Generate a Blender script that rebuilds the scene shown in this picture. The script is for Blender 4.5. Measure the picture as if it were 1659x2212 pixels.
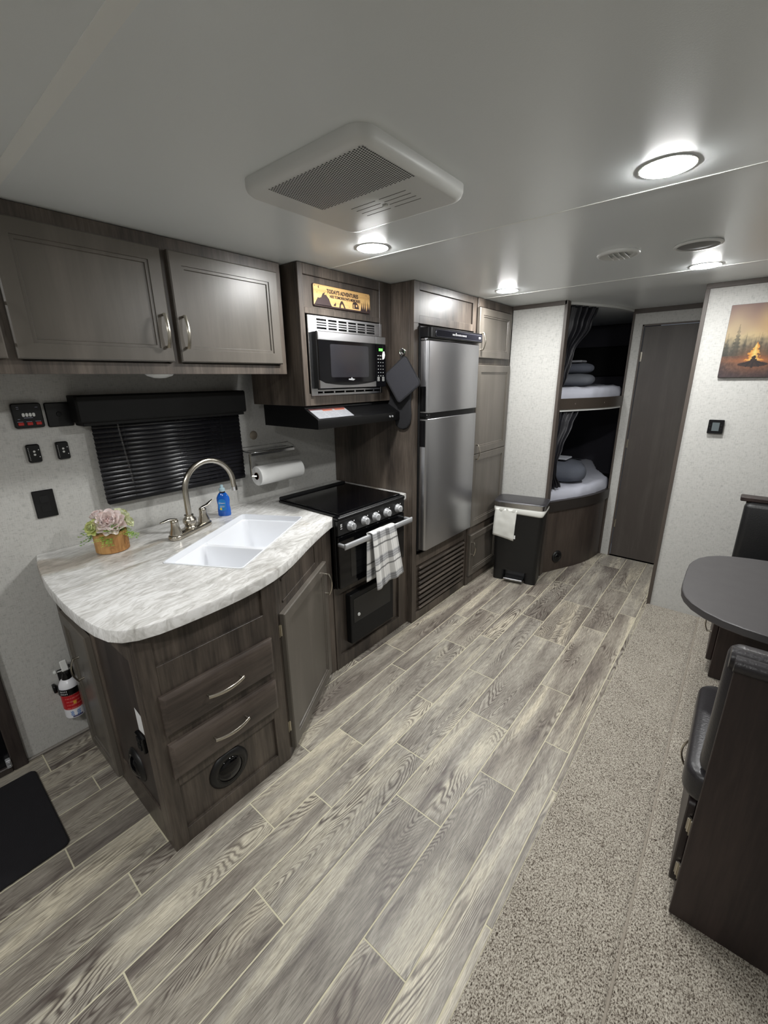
import bpy, bmesh, math, random
from mathutils import Vector, Matrix, noise
from mathutils.geometry import tessellate_polygon
for o in list(bpy.data.objects): bpy.data.objects.remove(o)
sc = bpy.context.scene
COL = sc.collection
random.seed(7)
PI = math.pi
# ---------------------------------------------------------------- camera
FPX, PITCH, YAW, ROLL = 922.56, 0.301140, 0.695640, -0.0129904
cam = bpy.data.cameras.new('camera'); camo = bpy.data.objects.new('camera', cam); COL.objects.link(camo)
cam.sensor_fit = 'HORIZONTAL'; cam.sensor_width = 36; cam.lens = FPX/1659*36; cam.clip_start = 0.02
_f = Vector((-math.sin(YAW)*math.cos(PITCH), math.cos(YAW)*math.cos(PITCH), -math.sin(PITCH)))
_r = Vector((math.cos(YAW), math.sin(YAW), 0)); _u = _r.cross(_f)
_r2 = _r*math.cos(ROLL)+_u*math.sin(ROLL); _u2 = -_r*math.sin(ROLL)+_u*math.cos(ROLL)
camo.matrix_world = Matrix(((_r2.x,_u2.x,-_f.x,2.048),(_r2.y,_u2.y,-_f.y,0),(_r2.z,_u2.z,-_f.z,1.5),(0,0,0,1)))
sc.camera = camo
# ---------------------------------------------------------------- world, exposure
w = bpy.data.worlds.new('world'); sc.world = w; w.use_nodes = True
w.node_tree.nodes['Background'].inputs[0].default_value = (.75,.85,1,1)
w.node_tree.nodes['Background'].inputs[1].default_value = .02
sc.view_settings.view_transform = 'Standard'; sc.view_settings.look = 'None'
sc.view_settings.gamma = 1; sc.view_settings.use_curve_mapping = False
sc.view_settings.exposure = 3.25
LAMP = 42.0          # emission of the ceiling LED lenses
LAMP_COL = (.992, .995, .985)

# ---------------------------------------------------------------- materials
def s2l(c):
    return tuple(((v/255)/12.92 if v/255 <= .04045 else ((v/255+.055)/1.055)**2.4) for v in c)
def newmat(name):
    m = bpy.data.materials.new(name); m.use_nodes = True
    return m, m.node_tree.nodes, m.node_tree.links, m.node_tree.nodes['Principled BSDF']
def simple(name, rgb, rough=.5, metal=0, emis=None, trans=0, alpha=1, spec=.5, coat=0, bump=0, bscale=200):
    m, N, L, b = newmat(name); c = s2l(rgb)+(1,)
    b.inputs['Base Color'].default_value = c; b.inputs['Roughness'].default_value = rough
    if name.startswith('petal'): b.inputs['Subsurface Weight'].default_value = .6; b.inputs['Subsurface Radius'].default_value = (1,.8,.7); b.inputs['Subsurface Scale'].default_value = .02
    b.inputs['Metallic'].default_value = metal; b.inputs['Specular IOR Level'].default_value = spec
    b.inputs['Coat Weight'].default_value = coat; b.inputs['Transmission Weight'].default_value = trans
    if emis: b.inputs['Emission Color'].default_value = s2l(emis[:3])+(1,); b.inputs['Emission Strength'].default_value = emis[3]
    # subtle procedural variation of roughness / tone
    t = N.new('ShaderNodeTexCoord'); n = N.new('ShaderNodeTexNoise'); n.inputs['Scale'].default_value = 14; n.inputs['Detail'].default_value = 3
    L.new(t.outputs['Object'], n.inputs['Vector'])
    r = N.new('ShaderNodeMapRange'); r.inputs['To Min'].default_value = max(0, rough-.05); r.inputs['To Max'].default_value = min(1, rough+.05)
    L.new(n.outputs['Fac'], r.inputs['Value']); L.new(r.outputs['Result'], b.inputs['Roughness'])
    if bump:
        n2 = N.new('ShaderNodeTexNoise'); n2.inputs['Scale'].default_value = bscale; n2.inputs['Detail'].default_value = 4
        L.new(t.outputs['Object'], n2.inputs['Vector'])
        bp = N.new('ShaderNodeBump'); bp.inputs['Strength'].default_value = bump; bp.inputs['Distance'].default_value = .002
        L.new(n2.outputs['Fac'], bp.inputs['Height']); L.new(bp.outputs['Normal'], b.inputs['Normal'])
    return m
def ramp(N, stops):
    r = N.new('ShaderNodeValToRGB'); e = r.color_ramp.elements
    while len(e) < len(stops): e.new(.5)
    for k, (p, c) in enumerate(stops): e[k].position = p; e[k].color = s2l(c)+(1,)
    return r
def mapping(N, L, src, scale, rot=(0,0,0)):
    m = N.new('ShaderNodeMapping'); m.inputs['Scale'].default_value = scale; m.inputs['Rotation'].default_value = rot
    L.new(src, m.inputs['Vector']); return m.outputs['Vector']
def noisen(N, L, vec, scale, detail=3, dist=0, rough=.5):
    n = N.new('ShaderNodeTexNoise'); n.inputs['Scale'].default_value = scale; n.inputs['Detail'].default_value = detail
    n.inputs['Distortion'].default_value = dist; n.inputs['Roughness'].default_value = rough
    L.new(vec, n.inputs['Vector']); return n.outputs['Fac']
def mixc(N, L, fac, a, b, mode='MIX'):
    m = N.new('ShaderNodeMix'); m.data_type = 'RGBA'; m.blend_type = mode
    if isinstance(fac, (int, float)): m.inputs[0].default_value = fac
    else: L.new(fac, m.inputs[0])
    for k, v in ((6, a), (7, b)):
        if isinstance(v, tuple): m.inputs[k].default_value = v if len(v) == 4 else v+(1,)
        else: L.new(v, m.inputs[k])
    return m.outputs[2]
def math_(N, L, op, a, b=None):
    m = N.new('ShaderNodeMath'); m.operation = op
    for k, v in ((0, a), (1, b)):
        if v is None: continue
        if isinstance(v, (int, float)): m.inputs[k].default_value = v
        else: L.new(v, m.inputs[k])
    return m.outputs[0]
def wood(name, dark, mid, light, grain='z', rough=.42, strength=1.0, bump=.12):
    m, N, L, b = newmat(name)
    t = N.new('ShaderNodeTexCoord').outputs['Object']
    s = {'z': (1,1,.07), 'y': (1,.07,1), 'x': (.07,1,1)}[grain]
    v = mapping(N, L, t, s)
    n1 = noisen(N, L, v, 9, 3, .6); n2 = noisen(N, L, v, 110, 3, .2, .6)
    n3 = noisen(N, L, mapping(N, L, t, (1,1,.4)), 5, 4, 1.2)
    f = math_(N, L, 'ADD', math_(N, L, 'MULTIPLY', n1, .5), math_(N, L, 'MULTIPLY', n2, .28*strength))
    f = math_(N, L, 'ADD', f, math_(N, L, 'MULTIPLY', n3, .25))
    c = ramp(N, [(.40, dark), (.52, mid), (.66, light)]); L.new(f, c.inputs['Fac'])
    L.new(c.outputs['Color'], b.inputs['Base Color']); b.inputs['Roughness'].default_value = rough
    bp = N.new('ShaderNodeBump'); bp.inputs['Strength'].default_value = bump; bp.inputs['Distance'].default_value = .001
    L.new(n2, bp.inputs['Height']); L.new(bp.outputs['Normal'], b.inputs['Normal'])
    return m
W_FRAME = wood('frame_wood', (45,39,35), (74,66,59), (102,92,83))
W_FRAMEY = wood('frame_wood_long', (45,39,35), (74,66,59), (102,92,83), 'y')
W_DOOR = wood('door_wood', (86,81,74), (99,93,86), (112,106,98), 'z', .36, .35, .04)
W_DARK = wood('dark_wood', (36,30,29), (52,45,42), (70,62,57), 'z', .4)
W_BATH = wood('bath_door_wood', (62,56,52), (72,67,62), (84,78,73), 'z', .5, .5)
W_BENCH = wood('bench_wood', (26,19,19), (38,29,28), (54,43,40), 'z', .42)
W_TABLE = simple('table_laminate', (62,60,61), .42)
STEEL = None
def brushed(name, rgb, rough, axis='y'):
    m, N, L, b = newmat(name)
    t = N.new('ShaderNodeTexCoord').outputs['Object']
    s = {'y': (30,1,160), 'z': (300,300,4), 'x': (1,160,160)}[axis]
    n = noisen(N, L, mapping(N, L, t, s), 1, 2)
    r = N.new('ShaderNodeMapRange'); r.inputs['To Min'].default_value = rough-.02; r.inputs['To Max'].default_value = rough+.03
    L.new(n, r.inputs['Value']); L.new(r.outputs['Result'], b.inputs['Roughness'])
    b.inputs['Base Color'].default_value = s2l(rgb)+(1,); b.inputs['Metallic'].default_value = 1
    pass
    return m
STEEL = simple('stainless_steel', (172,172,174), .24, 1)
STEELD = brushed('fridge_steel', (184,184,187), .30)
NICKEL = brushed('brushed_nickel', (190,184,172), .24, 'z')
CHROME = simple('chrome', (215,215,215), .08, 1)
PLASTIC_K = simple('black_plastic', (8,8,10), .3, spec=.4)
PLASTIC_M = simple('matte_black', (12,12,13), .6, spec=.35)
GLASS_K = simple('black_glass', (6,6,8), .08, spec=.35)
BLACKV = simple('valance_black', (12,12,11), .65, spec=.3)
SLAT = simple('blind_slat', (30,30,34), .28)
WHITE_P = simple('white_plastic', (205,206,203), .4)
SILVER_P = simple('silver_plastic', (175,176,178), .3, .4)
SINK = simple('white_sink', (232,234,238), .18)
PAPER = simple('paper_towel', (232,232,230), .9, bump=.3, bscale=90)
CARD = simple('cardboard', (110,75,58), .9)
LEATHER = simple('dark_leather', (37,35,37), .34, bump=.35, bscale=160)
FABRIC_K = simple('black_fabric', (21,21,24), .95, bump=.5, bscale=300)
CURTAIN = simple('curtain_fabric', (33,33,38), .45)
SHEET = simple('grey_sheet', (196,198,210), .8, bump=1.0, bscale=14)
BLANKET = simple('blue_grey_blanket', (88,92,102), .9, bump=.6, bscale=120)
MATB = simple('black_mat', (14,12,17), .95, bump=.6, bscale=260)
RED = simple('red_switch', (170,35,28), .4)
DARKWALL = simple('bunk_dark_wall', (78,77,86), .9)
WHITE = simple('white_label', (225,225,225), .6)
GROUT = simple('joint_cream', (190,184,160), .8)
GREEN_E = simple('green_display', (60,190,50), .4, emis=(60,190,50,.7))
CLEARP = simple('clear_plastic', (240,240,240), .05, trans=1)
BLUEL = simple('blue_soap', (16,92,190), .12, coat=.3)
BRASS = simple('hinge_nickel', (196,190,176), .3, 1)
KEYW = simple('extinguisher_white', (222,222,226), .25)
m, N, L, b = newmat('lamp_lens'); LENS = m
b.inputs['Base Color'].default_value = (.9,.9,.9,1); b.inputs['Emission Color'].default_value = LAMP_COL+(1,); b.inputs['Emission Strength'].default_value = LAMP
m, N, L, b = newmat('lamp_lens_dim'); LENS_DIM = m
b.inputs['Emission Color'].default_value = LAMP_COL+(1,); b.inputs['Emission Strength'].default_value = LAMP*1.0
# linen wall panel
def linen(name, base, dk):
    m, N, L, b = newmat(name); t = N.new('ShaderNodeTexCoord').outputs['Object']
    a = noisen(N, L, mapping(N, L, t, (330,330,42)), 1, 2, 0, .6); c = noisen(N, L, mapping(N, L, t, (42,42,330)), 1, 2, 0, .6)
    f = math_(N, L, 'MULTIPLY', a, c); g = noisen(N, L, t, 60, 3)
    f = math_(N, L, 'ADD', math_(N, L, 'MULTIPLY', f, 1.5), math_(N, L, 'MULTIPLY', g, .35))
    r = ramp(N, [(.33, dk), (.49, base), (.75, tuple(min(255, v+8) for v in base))]); L.new(f, r.inputs['Fac'])
    L.new(r.outputs['Color'], b.inputs['Base Color']); b.inputs['Roughness'].default_value = .62
    bp = N.new('ShaderNodeBump'); bp.inputs['Strength'].default_value = .15; bp.inputs['Distance'].default_value = .001
    L.new(f, bp.inputs['Height']); L.new(bp.outputs['Normal'], b.inputs['Normal'])
    return m
LINEN = linen('linen_wall', (183,182,178), (160,159,156))
# ceiling
m, N, L, b = newmat('ceiling_vinyl'); CEIL = m
t = N.new('ShaderNodeTexCoord').outputs['Object']
b.inputs['Base Color'].default_value = s2l((222,226,226))+(1,)
n = noisen(N, L, t, 420, 3)
b.inputs['Roughness'].default_value = .31; b.inputs['Specular IOR Level'].default_value = .5
bp = N.new('ShaderNodeBump'); bp.inputs['Strength'].default_value = .12; bp.inputs['Distance'].default_value = .001
L.new(n, bp.inputs['Height']); L.new(bp.outputs['Normal'], b.inputs['Normal'])
# floor plank
m, N, L, b = newmat('plank_vinyl'); PLANK = m
t = N.new('ShaderNodeTexCoord').outputs['Object']; oi = N.new('ShaderNodeObjectInfo')
off = N.new('ShaderNodeVectorMath'); off.operation = 'SCALE'; off.inputs[0].default_value = (31.7, 17.3, 9.1); L.new(oi.outputs['Random'], off.inputs['Scale'])
va = N.new('ShaderNodeVectorMath'); va.operation = 'ADD'; L.new(t, va.inputs[0]); L.new(off.outputs[0], va.inputs[1]); v = va.outputs[0]
cath = noisen(N, L, mapping(N, L, v, (9.5, 1.5, 1)), 1, 1.3, .2)
wob = noisen(N, L, mapping(N, L, v, (60, 9, 1)), 1, 2)
ringv = math_(N, L, 'ADD', math_(N, L, 'MULTIPLY', cath, 44), math_(N, L, 'MULTIPLY', wob, 1.1))
ring = math_(N, L, 'PINGPONG', ringv, .5)
ringm = N.new('ShaderNodeMapRange'); ringm.inputs['From Min'].default_value = .05; ringm.inputs['From Max'].default_value = .34; L.new(ring, ringm.inputs['Value'])
fine = noisen(N, L, mapping(N, L, v, (430, 22, 1)), 1, 3, .3, .65)
blot = noisen(N, L, mapping(N, L, v, (10, 1.0, 1)), 1, 4, .7, .55)
patch = noisen(N, L, mapping(N, L, v, (6, 2.2, 1)), 1, 3, .5)
base = ramp(N, [(.28, (98,90,86)), (.41, (139,132,122)), (.53, (166,160,148)), (.66, (204,196,176))]); L.new(blot, base.inputs['Fac'])
pm = N.new('ShaderNodeMapRange'); pm.inputs['From Min'].default_value = .42; pm.inputs['From Max'].default_value = .62; L.new(patch, pm.inputs['Value']); patch = pm.outputs['Result']
ringdark = math_(N, L, 'MULTIPLY', math_(N, L, 'SUBTRACT', 1, ringm.outputs['Result']), math_(N, L, 'MULTIPLY', patch, .95))
c1 = mixc(N, L, ringdark, base.outputs['Color'], s2l((88,78,72)))
fr = ramp(N, [(.36, (150,146,142)), (.60, (255,255,255))]); L.new(fine, fr.inputs['Fac'])
c2 = mixc(N, L, .7, c1, fr.outputs['Color'], 'MULTIPLY')
c3 = mixc(N, L, 1.0, c2, oi.outputs['Color'], 'MULTIPLY')
L.new(c3, b.inputs['Base Color'])
rr = N.new('ShaderNodeMapRange'); rr.inputs['To Min'].default_value = .34; rr.inputs['To Max'].default_value = .5; L.new(fine, rr.inputs['Value']); L.new(rr.outputs['Result'], b.inputs['Roughness'])
bp = N.new('ShaderNodeBump'); bp.inputs['Strength'].default_value = .2; bp.inputs['Distance'].default_value = .0008
L.new(fine, bp.inputs['Height']); L.new(bp.outputs['Normal'], b.inputs['Normal'])
# carpet
m, N, L, b = newmat('carpet_pile'); CARPET = m
t = N.new('ShaderNodeTexCoord').outputs['Object']
n1 = noisen(N, L, mapping(N, L, t, (1, .62, 1)), 310, 2, .5); n2 = noisen(N, L, t, 5, 2); n3 = noisen(N, L, t, 700, 2)
f = math_(N, L, 'ADD', math_(N, L, 'MULTIPLY', n1, .8), math_(N, L, 'MULTIPLY', n3, .3))
f = math_(N, L, 'ADD', f, math_(N, L, 'MULTIPLY', n2, .06))
r = ramp(N, [(.44, (58,49,41)), (.51, (116,108,97)), (.60, (162,155,143)), (.74, (192,186,173))]); L.new(f, r.inputs['Fac'])
L.new(r.outputs['Color'], b.inputs['Base Color']); b.inputs['Roughness'].default_value = 1; b.inputs['Specular IOR Level'].default_value = .1
b.inputs['Sheen Weight'].default_value = .15
bp = N.new('ShaderNodeBump'); bp.inputs['Strength'].default_value = .9; bp.inputs['Distance'].default_value = .004
L.new(f, bp.inputs['Height']); L.new(bp.outputs['Normal'], b.inputs['Normal'])
# counter
m, N, L, b = newmat('marble_laminate'); MARBLE = m
t = N.new('ShaderNodeTexCoord').outputs['Object']
rt = mapping(N, L, t, (1,1,1), (0,0,math.radians(-12)))
dn = N.new('ShaderNodeTexNoise'); dn.inputs['Scale'].default_value = 5; dn.inputs['Detail'].default_value = 4; L.new(rt, dn.inputs['Vector'])
dv = N.new('ShaderNodeVectorMath'); dv.operation = 'SCALE'; dv.inputs['Scale'].default_value = .10; L.new(dn.outputs['Color'], dv.inputs[0])
da = N.new('ShaderNodeVectorMath'); da.operation = 'ADD'; L.new(rt, da.inputs[0]); L.new(dv.outputs[0], da.inputs[1])
st = mapping(N, L, da.outputs[0], (11, 2.6, 5))
a1 = noisen(N, L, st, 1, 7, .5, .62); a2 = noisen(N, L, mapping(N, L, da.outputs[0], (4.6, 1.5, 3)), 1, 4, .6)
a3 = noisen(N, L, mapping(N, L, da.outputs[0], (70, 17, 30)), 1, 5, 1.2)
r1 = ramp(N, [(.30, (176,173,168)), (.42, (204,203,200)), (.54, (224,223,221)), (.72, (238,238,237))]); L.new(a1, r1.inputs['Fac'])
r2 = ramp(N, [(.30, (150,130,106)), (.37, (204,194,178)), (.43, (255,255,255))]); L.new(a2, r2.inputs['Fac'])
cc = mixc(N, L, .75, r1.outputs['Color'], r2.outputs['Color'], 'MULTIPLY')
r3 = ramp(N, [(.36, (176,172,166)), (.52, (232,231,229)), (.6, (255,255,255))]); L.new(a3, r3.inputs['Fac'])
cc = mixc(N, L, .5, cc, r3.outputs['Color'], 'MULTIPLY')
L.new(cc, b.inputs['Base Color']); b.inputs['Roughness'].default_value = .24
# painted (vertex colour) prints
def printmat(name, rough=.7):
    m, N, L, b = newmat(name); a = N.new('ShaderNodeAttribute'); a.attribute_name = 'Col'
    L.new(a.outputs['Color'], b.inputs['Base Color']); b.inputs['Roughness'].default_value = rough; return m
PRINT = printmat('printed_surface'); PRINTG = printmat('printed_gloss', .3)

# ---------------------------------------------------------------- geometry helpers
class G:
    """collects polygons; o,U,W give a local frame (u, w, z) -> o + u*U + w*W + z*Z ; default is world xyz"""
    def __init__(s, o=(0,0,0), U=(1,0,0), W=(0,1,0), Z=(0,0,1)):
        s.v = []; s.f = []; s.c = None; s.setf(o, U, W, Z)
    def setf(s, o=(0,0,0), U=(1,0,0), W=(0,1,0), Z=(0,0,1)):
        s.o = Vector(o); s.U = Vector(U).normalized(); s.W = Vector(W).normalized(); s.Z = Vector(Z).normalized(); return s
    def P(s, p): return s.o + s.U*p[0] + s.W*p[1] + s.Z*p[2]
    def add(s, vs, fs):
        k = len(s.v); s.v += [s.P(p) for p in vs]; s.f += [tuple(i+k for i in f) for f in fs]; return s
    def box(s, x0, x1, y0, y1, z0, z1, b=0):
        x0, x1 = sorted((x0,x1)); y0, y1 = sorted((y0,y1)); z0, z1 = sorted((z0,z1))
        if b <= 0:
            vs = [(x,y,z) for x in (x0,x1) for y in (y0,y1) for z in (z0,z1)]
            return s.add(vs, [(0,1,3,2),(4,6,7,5),(0,4,5,1),(2,3,7,6),(0,2,6,4),(1,5,7,3)])
        b = min(b, (x1-x0)*.49, (y1-y0)*.49, (z1-z0)*.49)
        vs = []; idx = {}
        for i, x in enumerate((x0,x1)):
            for j, y in enumerate((y0,y1)):
                for k, z in enumerate((z0,z1)):
                    sx, sy, sz = (1-2*i)*b, (1-2*j)*b, (1-2*k)*b
                    for a, p in enumerate(((x,y+sy,z+sz),(x+sx,y,z+sz),(x+sx,y+sy,z))):
                        idx[(i,j,k,a)] = len(vs); vs.append(p)
        I = idx; fs = []
        for i in (0,1): fs.append((I[i,0,0,0],I[i,1,0,0],I[i,1,1,0],I[i,0,1,0]))
        for j in (0,1): fs.append((I[0,j,0,1],I[1,j,0,1],I[1,j,1,1],I[0,j,1,1]))
        for k in (0,1): fs.append((I[0,0,k,2],I[1,0,k,2],I[1,1,k,2],I[0,1,k,2]))
        for i in (0,1):
            for j in (0,1): fs.append((I[i,j,0,0],I[i,j,1,0],I[i,j,1,1],I[i,j,0,1]))
            for k in (0,1): fs.append((I[i,0,k,0],I[i,1,k,0],I[i,1,k,2],I[i,0,k,2]))
        for j in (0,1):
            for k in (0,1): fs.append((I[0,j,k,1],I[1,j,k,1],I[1,j,k,2],I[0,j,k,2]))
        for i in (0,1):
            for j in (0,1):
                for k in (0,1): fs.append((I[i,j,k,0],I[i,j,k,1],I[i,j,k,2]))
        return s.add(vs, fs)
    def rings(s, u0, u1, z0, z1, prof):
        """nested rectangles: prof = [(inset, w), ...]; last ring capped"""
        vs = []
        for i, wv in prof: vs += [(u0+i,wv,z0+i),(u1-i,wv,z0+i),(u1-i,wv,z1-i),(u0+i,wv,z1-i)]
        fs = []
        for k in range(len(prof)-1):
            for j in range(4): a, c = 4*k+j, 4*k+(j+1)%4; fs.append((a, c, c+4, a+4))
        n = 4*(len(prof)-1); fs.append((n,n+1,n+2,n+3)); fs.append((3,2,1,0))
        return s.add(vs, fs)
    def panel(s, u0, u1, z0, z1, w, t, fr=.045, dep=.009):
        return s.rings(u0, u1, z0, z1, [(0,w),(0,w+t-.004),(.004,w+t),(fr,w+t),(fr+.001,w+t-.004),(fr+.010,w+t-.004),(fr+.012,w+t-dep)])
    def frame(s, u0, u1, z0, z1, a0, a1, c0, c1, w0, w1, b=.001):
        """outer u0..u1 z0..z1 with opening a0..a1 c0..c1"""
        s.box(u0,a0,w0,w1,z0,z1,b); s.box(a1,u1,w0,w1,z0,z1,b)
        s.box(a0,a1,w0,w1,z0,c0,b); s.box(a0,a1,w0,w1,c1,z1,b); return s
    def tube(s, pts, r, n=10, cap=True, up=None, flat=1.0):
        pts = [Vector(p) for p in pts]; R = r if isinstance(r, (list,tuple)) else [r]*len(pts)
        vs = []; prev = None
        for i, p in enumerate(pts):
            d = (pts[min(i+1,len(pts)-1)]-pts[max(i-1,0)]).normalized()
            if prev is None:
                a = Vector(up) if up else (Vector((0,0,1)) if abs(d.z) < .9 else Vector((1,0,0)))
            else: a = prev
            x = (a - d*a.dot(d)).normalized(); prev = x; y = d.cross(x)
            for k in range(n):
                t = 2*PI*k/n; vs.append(tuple(p + x*(math.cos(t)*R[i]*flat) + y*(math.sin(t)*R[i])))
        fs = [(i*n+k, i*n+(k+1)%n, (i+1)*n+(k+1)%n, (i+1)*n+k) for i in range(len(pts)-1) for k in range(n)]
        if cap: fs += [tuple(range(n-1,-1,-1)), tuple((len(pts)-1)*n+k for k in range(n))]
        return s.add(vs, fs)
    def lathe(s, prof, c=(0,0,0), ax='z', n=28, a0=0, a1=2*PI):
        vs = []; full = abs(a1-a0-2*PI) < 1e-6; m = n if full else n+1
        for r, h in prof:
            for k in range(m):
                t = a0+(a1-a0)*k/n; a, b = r*math.cos(t), r*math.sin(t)
                vs.append({'z': (c[0]+a,c[1]+b,c[2]+h), 'x': (c[0]+h,c[1]+a,c[2]+b), 'y': (c[0]+a,c[1]+h,c[2]+b)}[ax])
        fs = []
        for i in range(len(prof)-1):
            for k in range(n):
                j = (k+1)%m if full else k+1; fs.append((i*m+k, i*m+j, (i+1)*m+j, (i+1)*m+k))
        if full:
            if prof[0][0] > 1e-5: fs.append(tuple(range(m)))
            if prof[-1][0] > 1e-5: fs.append(tuple((len(prof)-1)*m+k for k in range(m)))
        return s.add(vs, fs)
    def prism(s, poly, z0, z1, b=0):
        n = len(poly)
        if b: 
            q = inset(poly, b); L = [(q,z0),(poly,z0+b),(poly,z1-b),(q,z1)]
        else: L = [(poly,z0),(poly,z1)]
        vs = [(x,y,z) for P, z in L for x, y in P]
        fs = [(i*n+k, i*n+(k+1)%n, (i+1)*n+(k+1)%n, (i+1)*n+k) for i in range(len(L)-1) for k in range(n)]
        fs += [tuple(range(n-1,-1,-1)), tuple((len(L)-1)*n+k for k in range(n))]
        return s.add(vs, fs)
    def slab(s, poly, w0, w1, b=0):
        """prism of a polygon drawn in (u,z), thickness along w"""
        n = len(poly)
        if b: q = inset(poly, b); L = [(q,w0),(poly,w0+b),(poly,w1-b),(q,w1)]
        else: L = [(poly,w0),(poly,w1)]
        vs = [(u,wv,z) for P, wv in L for u, z in P]
        fs = [(i*n+k, i*n+(k+1)%n, (i+1)*n+(k+1)%n, (i+1)*n+k) for i in range(len(L)-1) for k in range(n)]
        fs += [tuple(range(n-1,-1,-1)), tuple((len(L)-1)*n+k for k in range(n))]
        return s.add(vs, fs)
    def grid(s, fn, nu, nv, closeu=False):
        vs = [fn(i/(nu if closeu else nu-1), j/(nv-1)) for j in range(nv) for i in range(nu)]
        m = nu if closeu else nu-1
        fs = [(j*nu+i, j*nu+(i+1)%nu, (j+1)*nu+(i+1)%nu, (j+1)*nu+i) for j in range(nv-1) for i in range(m)]
        return s.add(vs, fs)
    def text(s, txt, size, u, z, w, align='CENTER', ext=.0004, sx=1.0, bold=0):
        cu = bpy.data.curves.new('t', 'FONT'); cu.body = txt; cu.size = size; cu.align_x = align; cu.extrude = ext; cu.offset = bold; cu.resolution_u = 3
        ob = bpy.data.objects.new('t', cu); COL.objects.link(ob); bpy.context.view_layer.update()
        ev = ob.evaluated_get(bpy.context.evaluated_depsgraph_get()); me = ev.to_mesh()
        s.add([(u+v.co.x*sx, w+v.co.z, z+v.co.y) for v in me.vertices], [tuple(p.vertices) for p in me.polygons])
        ev.to_mesh_clear(); bpy.data.objects.remove(ob); bpy.data.curves.remove(cu); return s
def inset(poly, d):
    n = len(poly); out = []; A = sum(poly[i][0]*poly[(i+1)%n][1]-poly[(i+1)%n][0]*poly[i][1] for i in range(n)); sg = 1 if A > 0 else -1
    for i in range(n):
        p0, p1, p2 = Vector(poly[i-1]), Vector(poly[i]), Vector(poly[(i+1)%n])
        a = (p1-p0).normalized(); c = (p2-p1).normalized()
        na = Vector((-a.y,a.x))*sg; nc = Vector((-c.y,c.x))*sg; nn = na+nc
        if nn.length < 1e-6: nn = na
        nn.normalize(); k = d/max(.35, nn.dot(na)); out.append((p1.x+nn.x*k, p1.y+nn.y*k))
    return out
def rrect(x0, x1, y0, y1, r, n=5):
    out = []
    for cx, cy, a in ((x1-r,y0+r,-90),(x1-r,y1-r,0),(x0+r,y1-r,90),(x0+r,y0+r,180)):
        for k in range(n+1): t = math.radians(a+90*k/n); out.append((cx+r*math.cos(t), cy+r*math.sin(t)))
    return out
def tag(o, label=None, cat=None, group=None, kind=None):
    if label: o['label'] = label
    if cat: o['category'] = cat
    if group: o['group'] = group
    if kind: o['kind'] = kind
    return o
def thing(name, label, cat, loc=(0,0,0), group=None):
    o = bpy.data.objects.new(name, None); o.empty_display_size = .05; COL.objects.link(o); o.location = loc
    return tag(o, label, cat, group)
def wloc(o):
    v = Vector((0,0,0))
    while o: v += Vector(o.location); o = o.parent
    return v
def obj(name, g, mat, parent=None, smooth=35, label=None, cols=None, normals=True, loc=None, kind=None):
    base = wloc(parent) if parent else Vector((0,0,0))
    l = Vector(loc) - base if loc else Vector((0,0,0))
    off = base + l
    me = bpy.data.meshes.new(name)
    me.from_pydata([tuple(v-off) for v in g.v], [], g.f)
    if cols is not None:
        a = me.color_attributes.new('Col', 'FLOAT_COLOR', 'POINT')
        for i, c in enumerate(cols): a.data[i].color = s2l(c)+(1,)
    if normals:
        bm = bmesh.new(); bm.from_mesh(me); bmesh.ops.recalc_face_normals(bm, faces=bm.faces); bm.to_mesh(me); bm.free()
    if smooth:
        me.polygons.foreach_set('use_smooth', [True]*len(me.polygons)); me.set_sharp_from_angle(angle=math.radians(smooth))
    me.materials.append(mat)
    o = bpy.data.objects.new(name, me); COL.objects.link(o); o.location = l
    if parent: o.parent = parent
    if label: o['label'] = label
    if kind: o['kind'] = kind
    return o
def copy_tree(o, parent=None, loc=None):
    c = o.copy(); COL.objects.link(c)
    if parent: c.parent = parent
    if loc is not None: c.location = loc
    for ch in list(o.children): copy_tree(ch, c)
    return c
def solid(o, t): 
    m = o.modifiers.new('thick', 'SOLIDIFY'); m.thickness = t; m.offset = 0; return o
YW = dict(o=(0,0,0), U=(0,1,0), W=(1,0,0))       # cabinet fronts on the left wall: u=y, w=x
XF = dict(o=(0,0,0), U=(1,0,0), W=(0,-1,0))      # surfaces facing the camera side (-y): u=x, w=-y
def handle(parent, fr, u, z, L=.11, vert=True, w=0, name='handle', label=None):
    """bow pull with two posts and a flat arched strap"""
    g = G(**fr); H = .026
    pts = []
    for k in range(13):
        t = -1+2*k/12; d = t*L/2; wv = w+.006+H*(1-.55*t*t)
        pts.append((u, wv, z+d) if vert else (u+d, wv, z))
    g.tube(pts, .0064, 8, True, (0,1,0), .5)
    for sgn in (-1, 1):
        d = sgn*(L/2-.004)
        a = (u, w, z+d) if vert else (u+d, w, z); c = (u, w+.006+H*.5, z+d) if vert else (u+d, w+.006+H*.5, z)
        g.tube([a, c], .0045, 8)
    return obj(name, g, NICKEL, parent, 50, label)
def hinge(parent, fr, u, z, w):
    g = G(**fr); g.box(u-.012,u-.002,w-.001,w+.002,z-.026,z+.026,.0005); g.tube([(u,w+.004,z-.024),(u,w+.004,z+.024)], .0035, 8)
    g.box(u+.001,u+.006,w,w+.010,z-.020,z+.020,.0005)
    return obj('hinge', g, BRASS, parent)

# ================================================================ THE SETTING
H = 1.98
XR, YB = 2.95, -2.6          # slide-out outer wall, wall behind the camera
floor = G(); floor.box(0, 1.76, YB, 3.95, -.04, -.0008); fl = tag(obj('floor', floor, GROUT, None, 0), kind='structure')
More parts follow.
